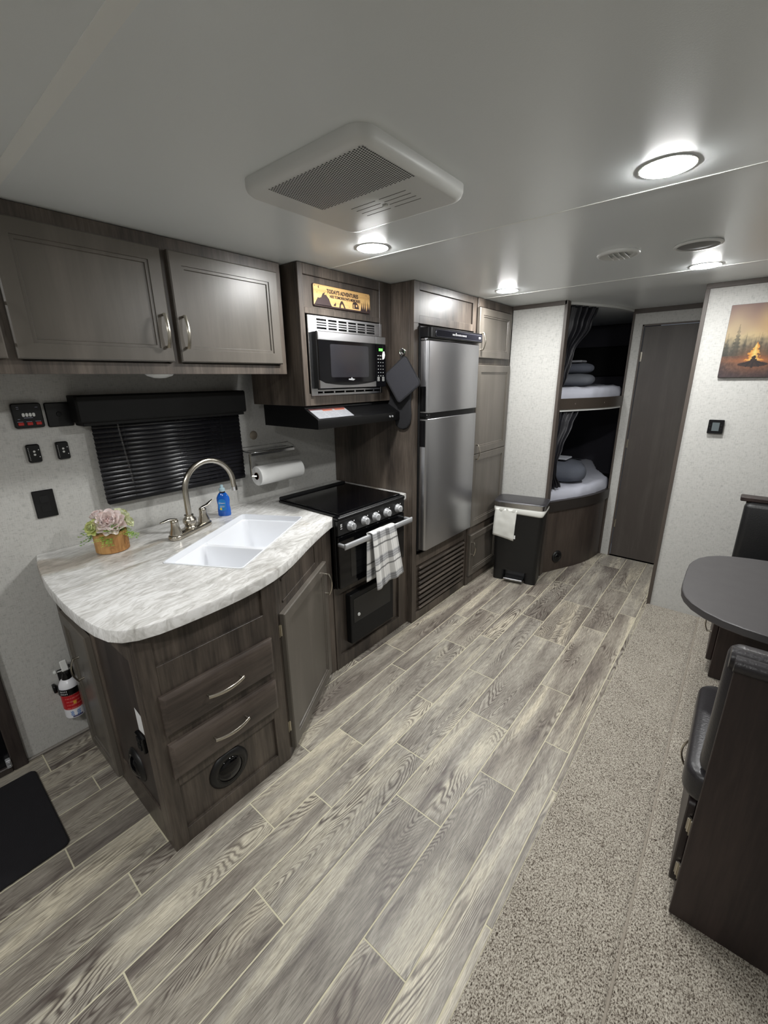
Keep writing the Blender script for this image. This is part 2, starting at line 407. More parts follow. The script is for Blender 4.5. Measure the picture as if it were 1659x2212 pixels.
# --- floor planks, measured row by row
rows = [(.003,.141,[.160,-1.19],1.35),(.141,.294,[-.36],1.35),(.294,.388,[.258],1.35),(.388,.541,[-.42],1.35),(.541,.637,[.102],1.35),
        (.637,.787,[.334],1.352),(.787,.887,[.208,.884],1.350),(.887,1.037,[.591,1.052],1.350),(1.037,1.136,[.102,.771],1.345),
        (1.136,1.286,[.439,1.153],1.348),(1.286,1.484,[.963,1.515],1.352),(1.484,1.632,[.562,1.254],1.348),(1.632,1.734,[.21],1.352),
        (1.734,1.757,[.806,1.348],1.348)]
for x0, x1, js, per in rows:
    ys = set()
    for j in js:
        for k in range(-4, 5):
            y = j+k*per
            if YB < y < 3.9: ys.add(round(y, 3))
    ys = sorted(ys); ys = [YB]+ys+[3.93]
    for y0, y1 in zip(ys, ys[1:]):
        if y1-y0 < .02: continue
        if x1 < .30 and y0 > 1.2: continue
        if x1 < .6 and y0 > .9: continue
        g = G(); gp = .0021; g.box(x0+gp, x1-gp, y0+gp, y1-gp, -.0034, .0, .0005)
        o = obj('plank', g, PLANK, fl, 0, loc=((x0+x1)/2, (y0+y1)/2, 0))
        k = random.uniform(.90, 1.06); wv = random.uniform(-.012,.012)
        o.color = (k*(1+wv), k, k*(1-wv*1.4), 1)
# --- carpet in two fields with the seam groove at x 2.045
def carpet(name, x0, x1, y0, y1, label, st=.007):
    nx = int((x1-x0)/st); ny = int((y1-y0)/(st*1.4)); g = G()
    def fn(a, c):
        x = x0+(x1-x0)*a; y = y0+(y1-y0)*c
        h = noise.noise((x*95, y*70, 0))*.0028+noise.noise((x*9, y*9, 3))*.002
        e = min(x-x0, x1-x, y-y0, y1-y); h += -.006*max(0, 1-e/.012)
        return (x+noise.noise((x*60,y*60,9))*.0016, y, .009+h)
    g.grid(fn, nx, ny)
    return tag(obj(name, g, CARPET, None, 60, normals=False), label, 'carpet', kind='stuff')
carpet('carpet', 1.757, 2.046, -.6, 3.168, 'speckled beige carpet strip between the wood-look planks and the seam line')
carpet('carpet', 2.048, 2.94, -.6, 3.168, 'speckled beige carpet beyond the seam line, under the dinette table and benches')
g = G(); g.box(1.757, XR, YB, 3.95, -.04, .002); tag(obj('floor_slide', g, simple('carpet_backing', (120,110,96), .9), None, 0), kind='structure')
g = G(); g.tube([(2.047,y,.004) for y in (-.6,1,2,3.165)], .004, 8, True, None, .6); tag(obj('trim_1', g, simple('seam_strip', (138,130,118), .8), None), kind='structure')
# --- shell
g = G(); g.box(-.12, 0, YB, 4.95, 0, H); tag(obj('wall_left', g, LINEN, None, 0), kind='structure')
g = G(); g.box(-.12, XR+.1, YB-.1, 4.95, H, H+.06); ceil = tag(obj('ceiling', g, CEIL, None, 0), kind='structure')
g = G(); g.box(-.12, XR+.1, YB-.1, YB, 0, H); tag(obj('wall_behind', g, LINEN, None, 0), kind='structure')
g = G(); g.box(XR, XR+.1, YB, 3.17, 0, H); tag(obj('wall_right', g, LINEN, None, 0), kind='structure')
g = G(); g.box(1.765, XR, 3.17, 3.22, 0, H); tag(obj('wall_slideout', g, LINEN, None, 0), kind='structure')
g = G(); g.box(1.772, 1.80, 3.22, 3.93, 0, H); tag(obj('wall_hall', g, LINEN, None, 0), kind='structure')
g = G(); g.box(.642, 1.002, 3.15, 3.175, 0, H); tag(obj('wall_bunk', g, LINEN, None, 0), kind='structure')
g = G(); g.frame(1.262, 1.80, 0, H, 1.338, 1.698, 0, 1.862, 3.93, 3.965, 0); tag(obj('wall_far', g, LINEN, None, 0), kind='structure')
n_tr = 2
def trim(*bx, m=None, b=.001):
    global n_tr; g = G(); g.box(*bx, b); o = tag(obj('trim_%d' % n_tr, g, m or W_FRAME, None), kind='structure'); n_tr += 1; return o
TRIMD = simple('dark_trim', (74,66,60), .5)
trim(.642, 1.012, 3.140, 3.150, 1.955, H, m=TRIMD); trim(1.262, 1.80, 3.918, 3.93, 1.948, H, m=TRIMD)
trim(1.755, XR, 3.158, 3.17, 1.955, H, m=TRIMD)
trim(1.000, 1.020, 3.140, 3.20, 0, H, m=TRIMD); trim(1.752, 1.772, 3.160, 3.225, 0, H, m=TRIMD)
trim(1.256, 1.268, 3.915, 3.965, .0, H, m=TRIMD)
trim(1.330, 1.342, 3.918, 3.93, 0, 1.866, m=TRIMD); trim(1.694, 1.706, 3.918, 3.93, 0, 1.866, m=TRIMD); trim(1.330, 1.706, 3.918, 3.93, 1.856, 1.868, m=TRIMD)
g = G(); g.box(.0, .014, .113, .345, .0, .010, .003); tag(obj('baseboard_left', g, simple('base_trim', (120,115,108), .5), None), kind='structure')
# ceiling battens
CB = simple('ceiling_batten', (226,227,223), .5)
for y, wd in ((.351,.030),(1.512,.006),(2.703,.006)):
    g = G(); g.box(.0, XR, y-wd/2, y+wd/2, H-.0015, H+.001, .0004); tag(obj('trim_%d' % n_tr, g, CB, None), kind='structure'); n_tr += 1
# bathroom door
d = thing('door_1', None, None, (1.52, 3.94, 0)); d['kind'] = 'structure'
g = G(); g.box(1.346, 1.692, 3.926, 3.950, .012, 1.853, .002); obj('door_leaf', g, W_BATH, d)
for z in (1.64, .98, .30):
    g = G(); g.tube([(1.345,3.922,z-.035),(1.345,3.922,z+.035)], .005, 8); g.box(1.346,1.353,3.923,3.926,z-.034,z+.034,.0005); obj('hinge', g, BRASS, d)
# entry door at the left edge
d = thing('door_2', None, None, (0, -.3, 0)); d['kind'] = 'structure'
g = G(**YW); g.frame(-.72, .113, 0, 1.90, -.66, .066, .03, 1.85, .0, .022, .003); obj('door_frame', g, W_DARK, d)
g = G(**YW); g.box(-.66, .066, .002, .010, .03, 1.85, .001); obj('door_leaf', g, simple('night_door', (8,8,11), .3), d)
g = G(**YW); g.box(.050,.066,.010,.030,.030,.066,.002); g.box(.053,.063,.030,.036,.034,.046,.001); g.box(.053,.063,.030,.036,.050,.062,.001)
obj('door_latch', g, SILVER_P, d, label='small grey latch at the foot of the entry door')
# black mat
def matfn():
    g = G(); g.prism(rrect(.085,.538,-.42,.120,.02), .0005, .012, .004); return g
tag(obj('door_mat', matfn(), MATB, None), 'black rectangular door mat on the planks at the left edge by the entry door', 'mat')

# ================================================================ LIGHTS & CEILING FITTINGS
LT = {}
def ceil_light(x, y, label, lm=None):
    t = thing('ceiling_light', label, 'light', (x, y, H), 'round recessed ceiling lights')
    g = G(); g.lathe([(.057,0),(.0625,-.0006),(.0622,-.0022),(.0598,-.0026)], (x,y,H)); obj('rim', g, WHITE_P, t, 60)
    g = G(); g.lathe([(.0596,-.0022),(.055,-.0040),(.044,-.0062),(.022,-.0076),(.0,-.008)], (x,y,H)); obj('lens', g, lm or LENS, t, 80)
    return t
ceil_light(1.795, 1.383, 'largest glowing round ceiling light, at the upper right above the carpet edge')
ceil_light(.835, 1.405, 'glowing round ceiling light just in front of the microwave cabinet')
ceil_light(.858, 2.560, 'glowing round ceiling light in front of the refrigerator and pantry')
ceil_light(1.782, 2.640, 'glowing round ceiling light beyond the round speaker, near the partition wall')
ceil_light(.85, -.85, 'round ceiling light out of view behind the viewer, kitchen side', LENS_DIM)
ceil_light(1.82, -.45, 'round ceiling light out of view behind the viewer, carpet side', LENS_DIM)
# exhaust / air unit panel
t = thing('ceiling_vent', 'large white rectangular ceiling air vent with perforated grille', 'vent', (1.19, .95, H))
g = G(); o1 = rrect(.958,1.380,.748,1.170,.045,6)
L_ = [(o1,H),(o1,H-.016),(inset(o1,.004),H-.025),(inset(o1,.012),H-.031),(inset(o1,.022),H-.033)]
n = len(o1); vs = [(x,y,z) for P, z in L_ for x, y in P]
fs = [(i*n+k, i*n+(k+1)%n, (i+1)*n+(k+1)%n, (i+1)*n+k) for i in range(len(L_)-1) for k in range(n)] + [tuple(range(n)), tuple((len(L_)-1)*n+k for k in range(n))]
g.add(vs, fs); obj('cover', g, WHITE_P, t, 50)
g = G(); HOLE = simple('vent_hole', (40,40,40), .9)
for i in range(46):
    for j in range(29):
        x = 1.052+i*.0068; y = .772+j*.0062+(.0031 if i%2 else 0)
        if y > .95: continue
        z = H-.0334; g.add([(x+.0024*math.cos(a), y+.0024*math.sin(a), z) for a in [k*PI/3 for k in range(6)]], [(0,1,2,3,4,5)])
obj('grille', g, HOLE, t, 0, 'dark perforations of the intake grille', normals=False, kind='stuff')
for k in range(4):
    y = .998+k*.022; g = G(); 
    for a, c in ((1.112,1.198),(1.212,1.298)): g.box(a+k*.0, c, y-.0008, y+.0008, H-.0338, H-.0328)
    obj('louver_slot', g, simple('slot_grey', (120,119,116), .7), t, 0)
g = G(); g.box(1.197,1.212,1.028,1.036,H-.038,H-.033,.001); obj('louver_tab', g, WHITE_P, t)
# round louvre vent and speaker
t = thing('ceiling_vent', 'round white ceiling vent with off-centre louver blades', 'vent', (1.528, 2.137, H))
g = G(); g.lathe([(.078,0),(.080,-.004),(.076,-.010),(.064,-.012),(.058,-.006),(.0,-.006)], (1.528,2.137,H)); obj('ring', g, WHITE_P, t, 60)
for k, (dx, l) in enumerate(((-.032,.07),(-.012,.10),(.008,.10),(.028,.08))):
    g = G(); g.setf((1.528+dx, 2.137, H-.008), (0,1,0), (.6,0,-.8), (.8,0,.6)); g.box(-l/2,l/2,0,.012,0,.002,.0005); obj('louver', g, WHITE_P, t)
t = thing('ceiling_speaker', 'round ceiling speaker with grey mesh and white rim', 'speaker', (1.79, 2.205, H))
g = G(); g.lathe([(.078,0),(.081,-.004),(.077,-.009),(.070,-.009),(.068,-.003)], (1.79,2.205,H)); obj('rim', g, WHITE_P, t, 60)
g = G(); g.lathe([(.069,-.004),(.06,-.0075),(.03,-.010),(0,-.0105)], (1.79,2.205,H)); obj('mesh_grille', g, simple('speaker_grey', (120,120,118), .6, .2), t, 60)

# ================================================================ UPPER CABINET
t = thing('upper_cabinet', 'dark wood overhead cabinet with taupe doors above the black blind', 'cabinet', (0, .5, 1.528))
g = G(**YW); g.box(-.75,1.300,.004,.376,1.548,H-.002); obj('body', g, W_FRAMEY, t)
g = G(**YW); g.box(-.75,1.300,.376,.396,1.940,H-.002,.001); g.box(-.75,1.300,.376,.396,1.528,1.565,.001)
for a, c in ((-.75,-.70),(.290,.345),(.775,.820),(1.262,1.300)): g.box(a,c,.376,.3958,1.560,1.945)
obj('face_frame', g, W_FRAME, t)
for a, c, hu in ((-.135,.311,.290),(.333,.785,.761),(.810,1.268,.833)):
    g = G(**YW); g.panel(a, c, 1.570, 1.937, .3965, .020, .044); dd = obj('door', g, W_DOOR, t); handle(dd, YW, hu, 1.672, .112, True, .4165)
g = G(); g.lathe([(.055,0),(.062,-.004),(.058,-.012),(.045,-.024),(.02,-.032),(0,-.033)], (.22,.806,1.548))
tl = tag(obj('puck_light', g, simple('frosted_dome', (225,226,224), .35), None, 60), 'unlit frosted dome light under the overhead cabinet, above the black valance', 'light')

# ================================================================ MICROWAVE CABINET
t = thing('microwave_cabinet', 'dark wood cabinet box around the microwave, up to the ceiling', 'cabinet', (0, 1.6, 1.386))
g = G(**YW); g.box(1.323,1.341,.078,.466,1.386,H-.002,.001); g.box(1.341,1.950,.15,.40,1.80,H-.002); g.box(1.341,1.950,.15,.46,1.386,1.402)
g.box(1.936,1.952,.15,.46,1.402,1.80); g.box(1.341,1.936,.15,.165,1.402,1.80); obj('body', g, W_FRAME, t)
g = G(**YW); g.frame(1.323,1.952,1.386,H-.002, 1.352,1.858,1.440,1.935, .466,.484,.002)
g.box(1.352,1.858,.466,.484,1.782,1.806,.001); obj('face_frame', g, W_FRAME, t)
g = G(**YW); g.box(1.350,1.860,.461,.474,1.80,1.937); obj('sign_panel', g, W_FRAME, t)
# wooden sign
TAN = (222,184,118); BRN = (52,34,28)
t = thing('wooden_sign', 'tan wooden sign reading TODAY\'S ADVENTURES with camping silhouettes above the microwave', 'sign', (.484, 1.59, 1.86))
g = G(**YW); sy0, sy1, sz0, sz1, sw = 1.407, 1.787, 1.8175, 1.909, .474
g.slab(rrect(sy0,sy1,sz0,sz1,.008), sw, sw+.008, .001); obj('board', g, simple('sign_edge', BRN, .6), t)
m, N, L, b = newmat('sign_face'); SIGNF = m; tt = N.new('ShaderNodeTexCoord').outputs['Object']
nn = noisen(N, L, mapping(N, L, tt, (40,3,60)), 1, 4); rr = ramp(N, [(.3,(176,138,84)),(.6,(202,166,110))]); L.new(nn, rr.inputs['Fac']); L.new(rr.outputs['Color'], b.inputs['Base Color']); b.inputs['Roughness'].default_value = .5
g = G(**YW); g.slab(rrect(sy0+.0025,sy1-.0025,sz0+.0025,sz1-.0025,.007), sw+.0075, sw+.0085); obj('face', g, SIGNF, t)
INK = simple('sign_ink', (48,34,34), .7); fw = sw+.0084
g = G(**YW); g.text("TODAY'S ADVENTURES", .0235, 1.594, 1.8775, fw+.0007, sx=.84, bold=.0008); g.text("ARE TOMORROW'S MEMORIES", .0165, 1.610, 1.8600, fw+.0007, sx=.90, bold=.0005); obj('lettering', g, INK, t, 0, normals=False)
g = G(**YW)
def poly(pts): g.slab([(sy0+p*.38, sz0+q*.0915) for p, q in pts], fw, fw+.0006)
poly([(.01,.06),(.06,.34),(.09,.50),(.12,.40),(.15,.60),(.19,.68),(.215,.52),(.25,.40),(.27,.22),(.30,.05)])
poly([(.01,.02),(.99,.02),(.99,.08),(.01,.08)])
poly([(.42,.08),(.43,.26),(.455,.40),(.48,.40),(.505,.26),(.53,.08),(.505,.08),(.49,.20),(.468,.28),(.45,.20),(.445,.08)])
poly([(.66,.14),(.66,.38),(.68,.46),(.73,.46),(.765,.34),(.78,.14)])
for cx, h in ((.83,.42),(.865,.5),(.90,.60),(.945,.52),(.975,.36)): poly([(cx-.022,.08),(cx-.008,.3),(cx,.08+h),(cx+.008,.3),(cx+.022,.08)])
poly([(.325,.12),(.33,.2),(.345,.22),(.36,.3),(.365,.2),(.36,.12)])
poly([(.095,.80),(.08,.83),(.08,.90),(.10,.93),(.09,.88),(.092,.84)])
for a, c in ((.03,.9),(.06,.62),(.26,.55),(.56,.42),(.92,.88),(.965,.78),(.60,.18),(.98,.93)): poly([(a-.005,c),(a,c-.02),(a+.005,c),(a,c+.02)])
obj('silhouettes', g, INK, t, 0, kind='stuff')
g = G(**YW)
for a0,a1,c0,c1 in ((.675,.69,.16,.34),(.72,.745,.24,.34)): g.slab([(sy0+a0*.38,sz0+c0*.0915),(sy0+a1*.38,sz0+c0*.0915),(sy0+a1*.38,sz0+c1*.0915),(sy0+a0*.38,sz0+c1*.0915)], fw+.0005, fw+.0009)
for cx, cz in ((.09,.46),(.19,.63)): g.slab([(sy0+(cx-.016)*.38,sz0+(cz-.07)*.0915),(sy0+(cx+.016)*.38,sz0+(cz-.07)*.0915),(sy0+cx*.38,sz0+(cz+.06)*.0915)], fw+.0005, fw+.0009)
obj('cutouts', g, SIGNF, t, 0, kind='stuff')
# ---- microwave
t = thing('microwave', 'built-in stainless steel microwave with black glass door and green display', 'microwave', (.484, 1.61, 1.43))
g = G(**YW); g.box(1.365,1.850,.20,.484,1.448,1.775); obj('housing', g, PLASTIC_M, t)
g = G(**YW)
# trim frame with slotted top
g.box(1.357,1.395,.484,.493,1.430,1.776,.001); g.box(1.846,1.862,.484,.493,1.430,1.776,.001)
g.box(1.395,1.846,.484,.493,1.430,1.441,.0008); g.box(1.395,1.846,.484,.493,1.449,1.458,.0008)
g.box(1.395,1.846,.484,.493,1.764,1.776,.0008); g.box(1.395,1.846,.484,.493,1.712,1.722,.0008)
for k in range(3): z = 1.7325+k*.0105; g.box(1.406,1.806,.484,.4925,z-.0027,z+.0027)
g.box(1.395,1.408,.484,.493,1.722,1.764); g.box(1.804,1.846,.484,.493,1.722,1.764)
for k in range(1,6): y = 1.408+k*.066; g.box(y-.006,y+.006,.484,.493,1.722,1.764)
for k in range(6): y = 1.43+k*.072; g.box(y-.004,y+.004,.484,.4925,1.441,1.449)
obj('trim_frame', g, STEEL, t)
g = G(**YW); g.box(1.376,1.850,.4845,.522,1.462,1.711,.004); obj('front_body', g, PLASTIC_K, t)
g = G(**YW); g.box(1.378,1.768,.5225,.530,1.672,1.709,.002)
bot = [(1.378,1.464),(1.768,1.464),(1.768,1.492)]+[(1.768-.39*k/12, 1.492-.0+(.016)*((k/12*2-1)**2-1)+.0*k) for k in range(1,12)]+[(1.378,1.500)]
g.slab(bot, .5225, .531, .0008); obj('door_band', g, STEEL, t)
g = G(**YW); g.box(1.380,1.767,.5225,.5275,1.490,1.673); obj('door_glass', g, GLASS_K, t)
g = G(**YW); g.slab(rrect(1.452,1.715,1.512,1.658,.01), .5272, .5279); obj('door_window', g, simple('microwave_mesh', (34,34,38), .12), t)
g = G(**YW); g.box(1.770,1.849,.5225,.530,1.672,1.709,.002); obj('panel_band', g, STEEL, t)
g = G(**YW); g.box(1.770,1.849,.5225,.529,1.464,1.671,.001); pnl = obj('control_panel', g, GLASS_K, t)
g = G(**YW); g.box(1.795,1.824,.529,.5296,1.640,1.652); obj('display', g, GREEN_E, pnl, 0)
g = G(**YW)
for r_ in range(7):
    for c_ in range(3):
        y = 1.789+c_*.019; z = 1.617-r_*.0165
        if r_ == 0 and c_ == 2: continue
        g.box(y-(.006 if r_ < 2 else .003), y+(.006 if r_ < 2 else .003), .529, .5295, z-.0014, z+.0014)
for c_ in (0,2):
    y = 1.789+c_*.019; z = 1.502
    g.frame(y-.008,y+.008,z-.010,z+.010,y-.0065,y+.0065,z-.0085,z+.0085,.529,.5295,0); g.box(y-.001,y+.001,.529,.5295,z-.006,z+.006)
obj('button', g, simple('button_print', (190,190,188), .5), pnl, 0, kind='stuff')
g = G(**YW); g.slab([(1.822,1.600),(1.838,1.604),(1.844,1.622),(1.838,1.640),(1.826,1.638),(1.820,1.620)], .5295, .5300); obj('sticker', g, WHITE, pnl, 0)
g = G(**YW); g.slab([(1.566,1.500),(1.600,1.497),(1.612,1.503),(1.596,1.506),(1.588,1.512),(1.582,1.506),(1.568,1.506)], .5279, .5285); obj('badge', g, SILVER_P, t, 0)

# ---- range hood
t = thing('range_hood', 'black range hood with sloped top under the microwave cabinet', 'range hood', (.3, 1.64, 1.283))
g = G(); Y0, Y1 = 1.330, 1.935
prof = [(.150,1.283),(.552,1.283),(.554,1.286),(.554,1.325),(.551,1.328),(.468,1.372),(.462,1.385),(.150,1.385)]
g.setf((0,0,0),(1,0,0),(0,1,0)); g.slab(prof, Y0, Y1, 0); obj('body', g, simple('hood_black', (8,8,9), .36), t)
for y in (1.850,1.872):
    g = G(**YW); g.lathe([(.0055,0),(.005,.004),(0,.0045)], (y,.554,1.306), 'y', 14); obj('switch', g, SILVER_P, t, 60)
# safety label lying on the slope
sl = Vector((.551-.468, 0, 1.328-1.372)); sn = Vector((-sl.z, 0, sl.x))
def lab(a, c):   # a along y, c down the slope
    y = 1.345+.232*a; p = Vector((.468,y,1.372))+sl*(.05+.90*c)+sn.normalized()*.0008; return tuple(p)
g = G(); g.grid(lab, 70, 24); cols = []
for j in range(24):
    for i in range(70):
        a, c = i/69, j/23; col = (128,129,132)
        if c < .16: col = (66,30,30)
        elif c < .30 and ((.32 < a < .60) or (.66 < a < .97)): col = (136,68,44)
        elif c > .36 and (j % 3 == 0) and noise.noise((i*.9,j*3.1,2)) > -.25 and not (.30 < a < .34) and not (.62 < a < .65): col = (100,102,108)
        cols.append(col)
o = obj('safety_label', g, PRINT, t, 0, 'white printed safety notice with red header on the hood', cols=cols)

# ================================================================ BLIND, VALANCE, WALL ITEMS
t = thing('window_valance', 'dark padded box valance above the black window blind', 'valance', (0, .9, 1.353))
g = G(**YW); g.frame(.533,1.262,1.353,1.456,.545,1.250,1.340,1.452,.002,.092,.002); g.box(.533,1.262,.088,.102,1.353,1.456,.006); obj('box', g, BLACKV, t)
t = thing('window_blind', 'black horizontal slat window blind behind the kitchen faucet', 'window blind', (.04, .9, 1.01))
ns = 17
sg_ = None
for k in range(ns):
    z = 1.334-k*.0192
    g = G(); g.setf((.036, 0, z), (0,1,0), (.45,0,-.893), (.893,0,.45))
    g.add([(yy, ww, .0030*(1-(ww/.0125)**2)) for yy in (.586,1.250) for ww in (-.0125,-.006,0,.006,.0125)], [(i,i+1,i+6,i+5) for i in range(4)])
    if sg_ is None:
        g2 = g; sg_ = solid(obj('slat', g, SLAT, t, 60), .0007); z0_ = z
    else:
        o = sg_.copy(); COL.objects.link(o); o.parent = t; o.location = (0,0,z-z0_)
g = G(**YW); g.box(.590,1.246,.026,.048,1.008,1.022,.002); obj('bottom_rail', g, PLASTIC_K, t)
g = G(**YW); g.box(.598,1.242,.015,.055,1.346,1.352,.002); obj('head_rail', g, PLASTIC_K, t)
for y in (.70,.92,1.14):
    g = G(**YW); g.tube([(y,.050,1.34),(y,.050,1.015)], .0006, 5); obj('ladder_cord', g, PLASTIC_K, t)
g = G(**YW); g.tube([(.674,.062,1.350),(.678,.064,1.28),(.692,.066,1.09)], .0030, 8); obj('tilt_wand', g, CLEARP, t, 60, 'clear plastic tilt wand')
# the window itself behind the blind
wd = thing('window_1', None, None, (0,.92,1.17)); wd['kind'] = 'structure'
g = G(**YW); g.frame(.605,1.235,1.00,1.36,.62,1.22,1.015,1.34,.0005,.010,.001); obj('window_frame', g, PLASTIC_M, wd)
g = G(**YW); g.box(.61,1.23,.0008,.003,1.015,1.34); obj('pane', g, GLASS_K, wd)
# monitor panel
t = thing('monitor_panel', 'black tank monitor panel with four white indicators and red switches', 'control panel', (0, .4, 1.344))
g = G(**YW); g.slab(rrect(.355,.444,1.344,1.433,.008), .0005, .018, .003); obj('plate', g, PLASTIC_K, t)
for k in range(4):
    g = G(**YW); y = .386+k*.0102; g.slab(rrect(y-.0042,y+.0042,1.3850,1.3985,.004), .018, .0192, .0004); obj('indicator', g, WHITE_P, t)
for k in range(3):
    g = G(**YW); y = .373+k*.0265; g.box(y-.0085,y+.0085,.018,.0225,1.3545,1.3655,.0015); obj('rocker_switch', g, RED, t)
g = G(**YW); 
for a, c, z in ((.370,.377,1.420),(.370,.377,1.414),(.425,.433,1.418),(.367,.374,1.377),(.386,.412,1.381),(.364,.381,1.3675),(.390,.407,1.3675),(.417,.434,1.3675)): g.box(a,c,.018,.0183,z-.0008,z+.0008)
obj('print_marks', g, simple('panel_print', (150,150,170), .5), t, 0, kind='stuff')
t = thing('blank_wall_plate', 'square black wall plate between the monitor panel and the valance', 'wall plate', (0, .5, 1.34))
g = G(**YW); g.slab(rrect(.455,.540,1.341,1.431,.006), .0005, .010, .003); obj('plate', g, PLASTIC_K, t)
g = G(**YW); g.lathe([(.010,0),(.009,.004),(0,.005)], (.497,.010,1.388), 'y', 16); obj('socket', g, PLASTIC_M, t, 60)
def remote(y0, lab_):
    t = thing('remote_control', lab_, 'remote control', (0, y0+.02, 1.216), 'wall remote controls')
    g = G(**YW); g.slab(rrect(y0,y0+.041,1.216,1.284,.007), .0005, .016, .003); obj('body', g, PLASTIC_K, t)
    for z in (1.2455,1.2575): g = G(**YW); g.lathe([(.0040,0),(.0036,.0012),(.0018,.0012),(.0018,.0004),(0,.0004)], (y0+.0215,.016,z), 'y', 12); obj('button', g, WHITE_P, t)
    g = G(**YW)
    for k in range(9): g.box(y0+.004,y0+.0062,.016,.0163,1.226+k*.0055,1.2275+k*.0055)
    for z in (1.236,1.262): g.box(y0+.034,y0+.037,.016,.0163,z-.001,z+.002)
    obj('print_marks', g, WHITE, t, 0, kind='stuff')
remote(.3695, 'left one of two small black remotes on the wall, below the monitor panel')
remote(.4610, 'right one of two small black remotes, nearer the window blind')
t = thing('wall_outlet', 'black double outlet on the wall above the flower pot', 'outlet', (0, .386, 1.0))
g = G(**YW); g.box(.352,.420,.0005,.007,.999,1.107,.002); obj('plate', g, PLASTIC_K, t)
for z in (1.034,1.072):
    g = G(**YW); g.slab(rrect(.371,.401,z-.014,z+.014,.005), .007, .0085, .0005); s_ = obj('socket', g, PLASTIC_M, t)
# wall disc
t = thing('towel_rack', 'chrome wire shelf rack with paper towel arm on the wall beside the blind', 'rack', (0, 1.39, 1.14))
g = G(**YW); g.tube([(1.245,.005,1.165),(1.240,.07,1.150),(1.245,.120,1.145),(1.527,.120,1.140),(1.560,.07,1.148),(1.571,.005,1.160)], .0028, 8)
for k in range(3): g.tube([(1.25,.03+.03*k,1.143),(1.56,.03+.03*k,1.140)], .0013, 6)
for y in (1.28,1.40,1.52): g.tube([(y,.004,1.141),(y,.118,1.142)], .0013, 6)
g.tube([(1.256,.004,1.160),(1.571,.004,1.158)], .002, 8); obj('wire_shelf', g, CHROME, t, 60)
g = G(**YW); g.box(1.245,1.527,.116,.123,1.128,1.142,.001); obj('front_bar', g, CHROME, t)
g = G(**YW); g.box(1.247,1.525,.010,.115,1.1445,1.1475,.0008); obj('shelf_plate', g, CLEARP, t)
g = G(**YW); g.box(1.236,1.242,.112,.122,1.022,1.140,.001); g.tube([(1.238,.117,1.026),(1.262,.125,1.022)], .005, 8); obj('roll_arm', g, NICKEL, t)
g = G(**YW); g.tube([(1.262,.125,1.022),(1.556,.125,1.022)], .006, 8); obj('roll_rod', g, NICKEL, t)
t = thing('paper_towel_roll', 'white paper towel roll hanging under the chrome wire rack', 'paper towels', (.125, 1.4, 1.022))
g = G(**YW); g.lathe([(.019,0),(.049,0),(.051,.003),(.051,.279),(.049,.282),(.019,.282),(.019,0)], (0,0,0), 'x', 36)
g.v = [Vector((.125, 1.264, 1.022)) + Vector((v.x, v.y, v.z)) for v in g.v]
obj('roll', g, PAPER, t, 50)
g = G(**YW); g.lathe([(.017,0),(.019,0),(.019,.286),(.017,.286),(.017,0)], (0,0,0), 'x', 24)
g.v = [Vector((.125, 1.262, 1.022)) + Vector((v.x, v.y, v.z)) for v in g.v]; obj('core', g, CARD, t, 50)
g = G(**YW); g.lathe([(.0235,0),(.0235,.002),(.020,.004),(.0,.004)], (1.351,.0005,1.218), 'y', 28)
tag(obj('wall_disc', g, simple('faded_disc', (150,140,126), .35, .3), None, 50), 'small round beige disc stuck on the wall above the chrome rack', 'wall disc')

# ================================================================ BASE CABINET
t = thing('base_cabinet', 'dark wood kitchen base cabinet with drawers, slanted sink door and end door', 'cabinet', (.4, .7, 0))
g = G()
# carcass: sink zone to range zone, follows the slanted front
carc = [(.012,.352),(.828,.352),(.828,.806),(.585,1.262),(.580,1.325),(.012,1.325)]
g.prism(carc, .0, .04)
for a, c in zip(carc, carc[1:]+carc[:1]):      # thin carcass walls so that the bowl has room
    a, c = Vector(a), Vector(c); d_ = (c-a).normalized(); nrm = Vector((-d_.y, d_.x))
    g.add([(p.x, p.y, z) for z in (0,.818) for p in (a, c, c+nrm*.012, a+nrm*.012)], [(0,1,2,3),(4,5,6,7),(0,1,5,4),(1,2,6,5),(2,3,7,6),(3,0,4,7)])
obj('carcass', g, W_FRAME, t, 0)
# drawer front face (x = .847)
g = G(**YW); g.box(.336,.384,.828,.847,0,.819,.0012); g.box(.757,.813,.828,.847,0,.819,.0012)
for a, c in ((.0,.060),(.245,.292),(.600,.699),(.800,.819)): g.box(.384,.757,.828,.8468,a,c,.001)
g.box(.384,.757,.828,.8468,.292,.600)
obj('drawer_face_frame', g, W_FRAME, t)
g = G(**YW); g.box(.380,.760,.829,.836,.695,.805); obj('inset_panel', g, W_FRAME, t); g = G(**YW); g.box(.380,.760,.829,.836,.055,.250); obj('inset_panel', g, W_FRAME, t)
DRW = wood('drawer_wood', (49,42,38), (72,63,57), (96,86,79), 'y', .36)
for z0, z1 in ((.458,.602),(.289,.424)):
    g = G(**YW); g.rings(.372,.774,z0,z1,[(0,.8475),(0,.858),(.012,.867),(.014,.8675)]); dr = obj('drawer', g, DRW, t); handle(dr, YW, .570, (z0+z1)/2-.002 + (.004 if z0 > .4 else .004), .128, False, .8675)
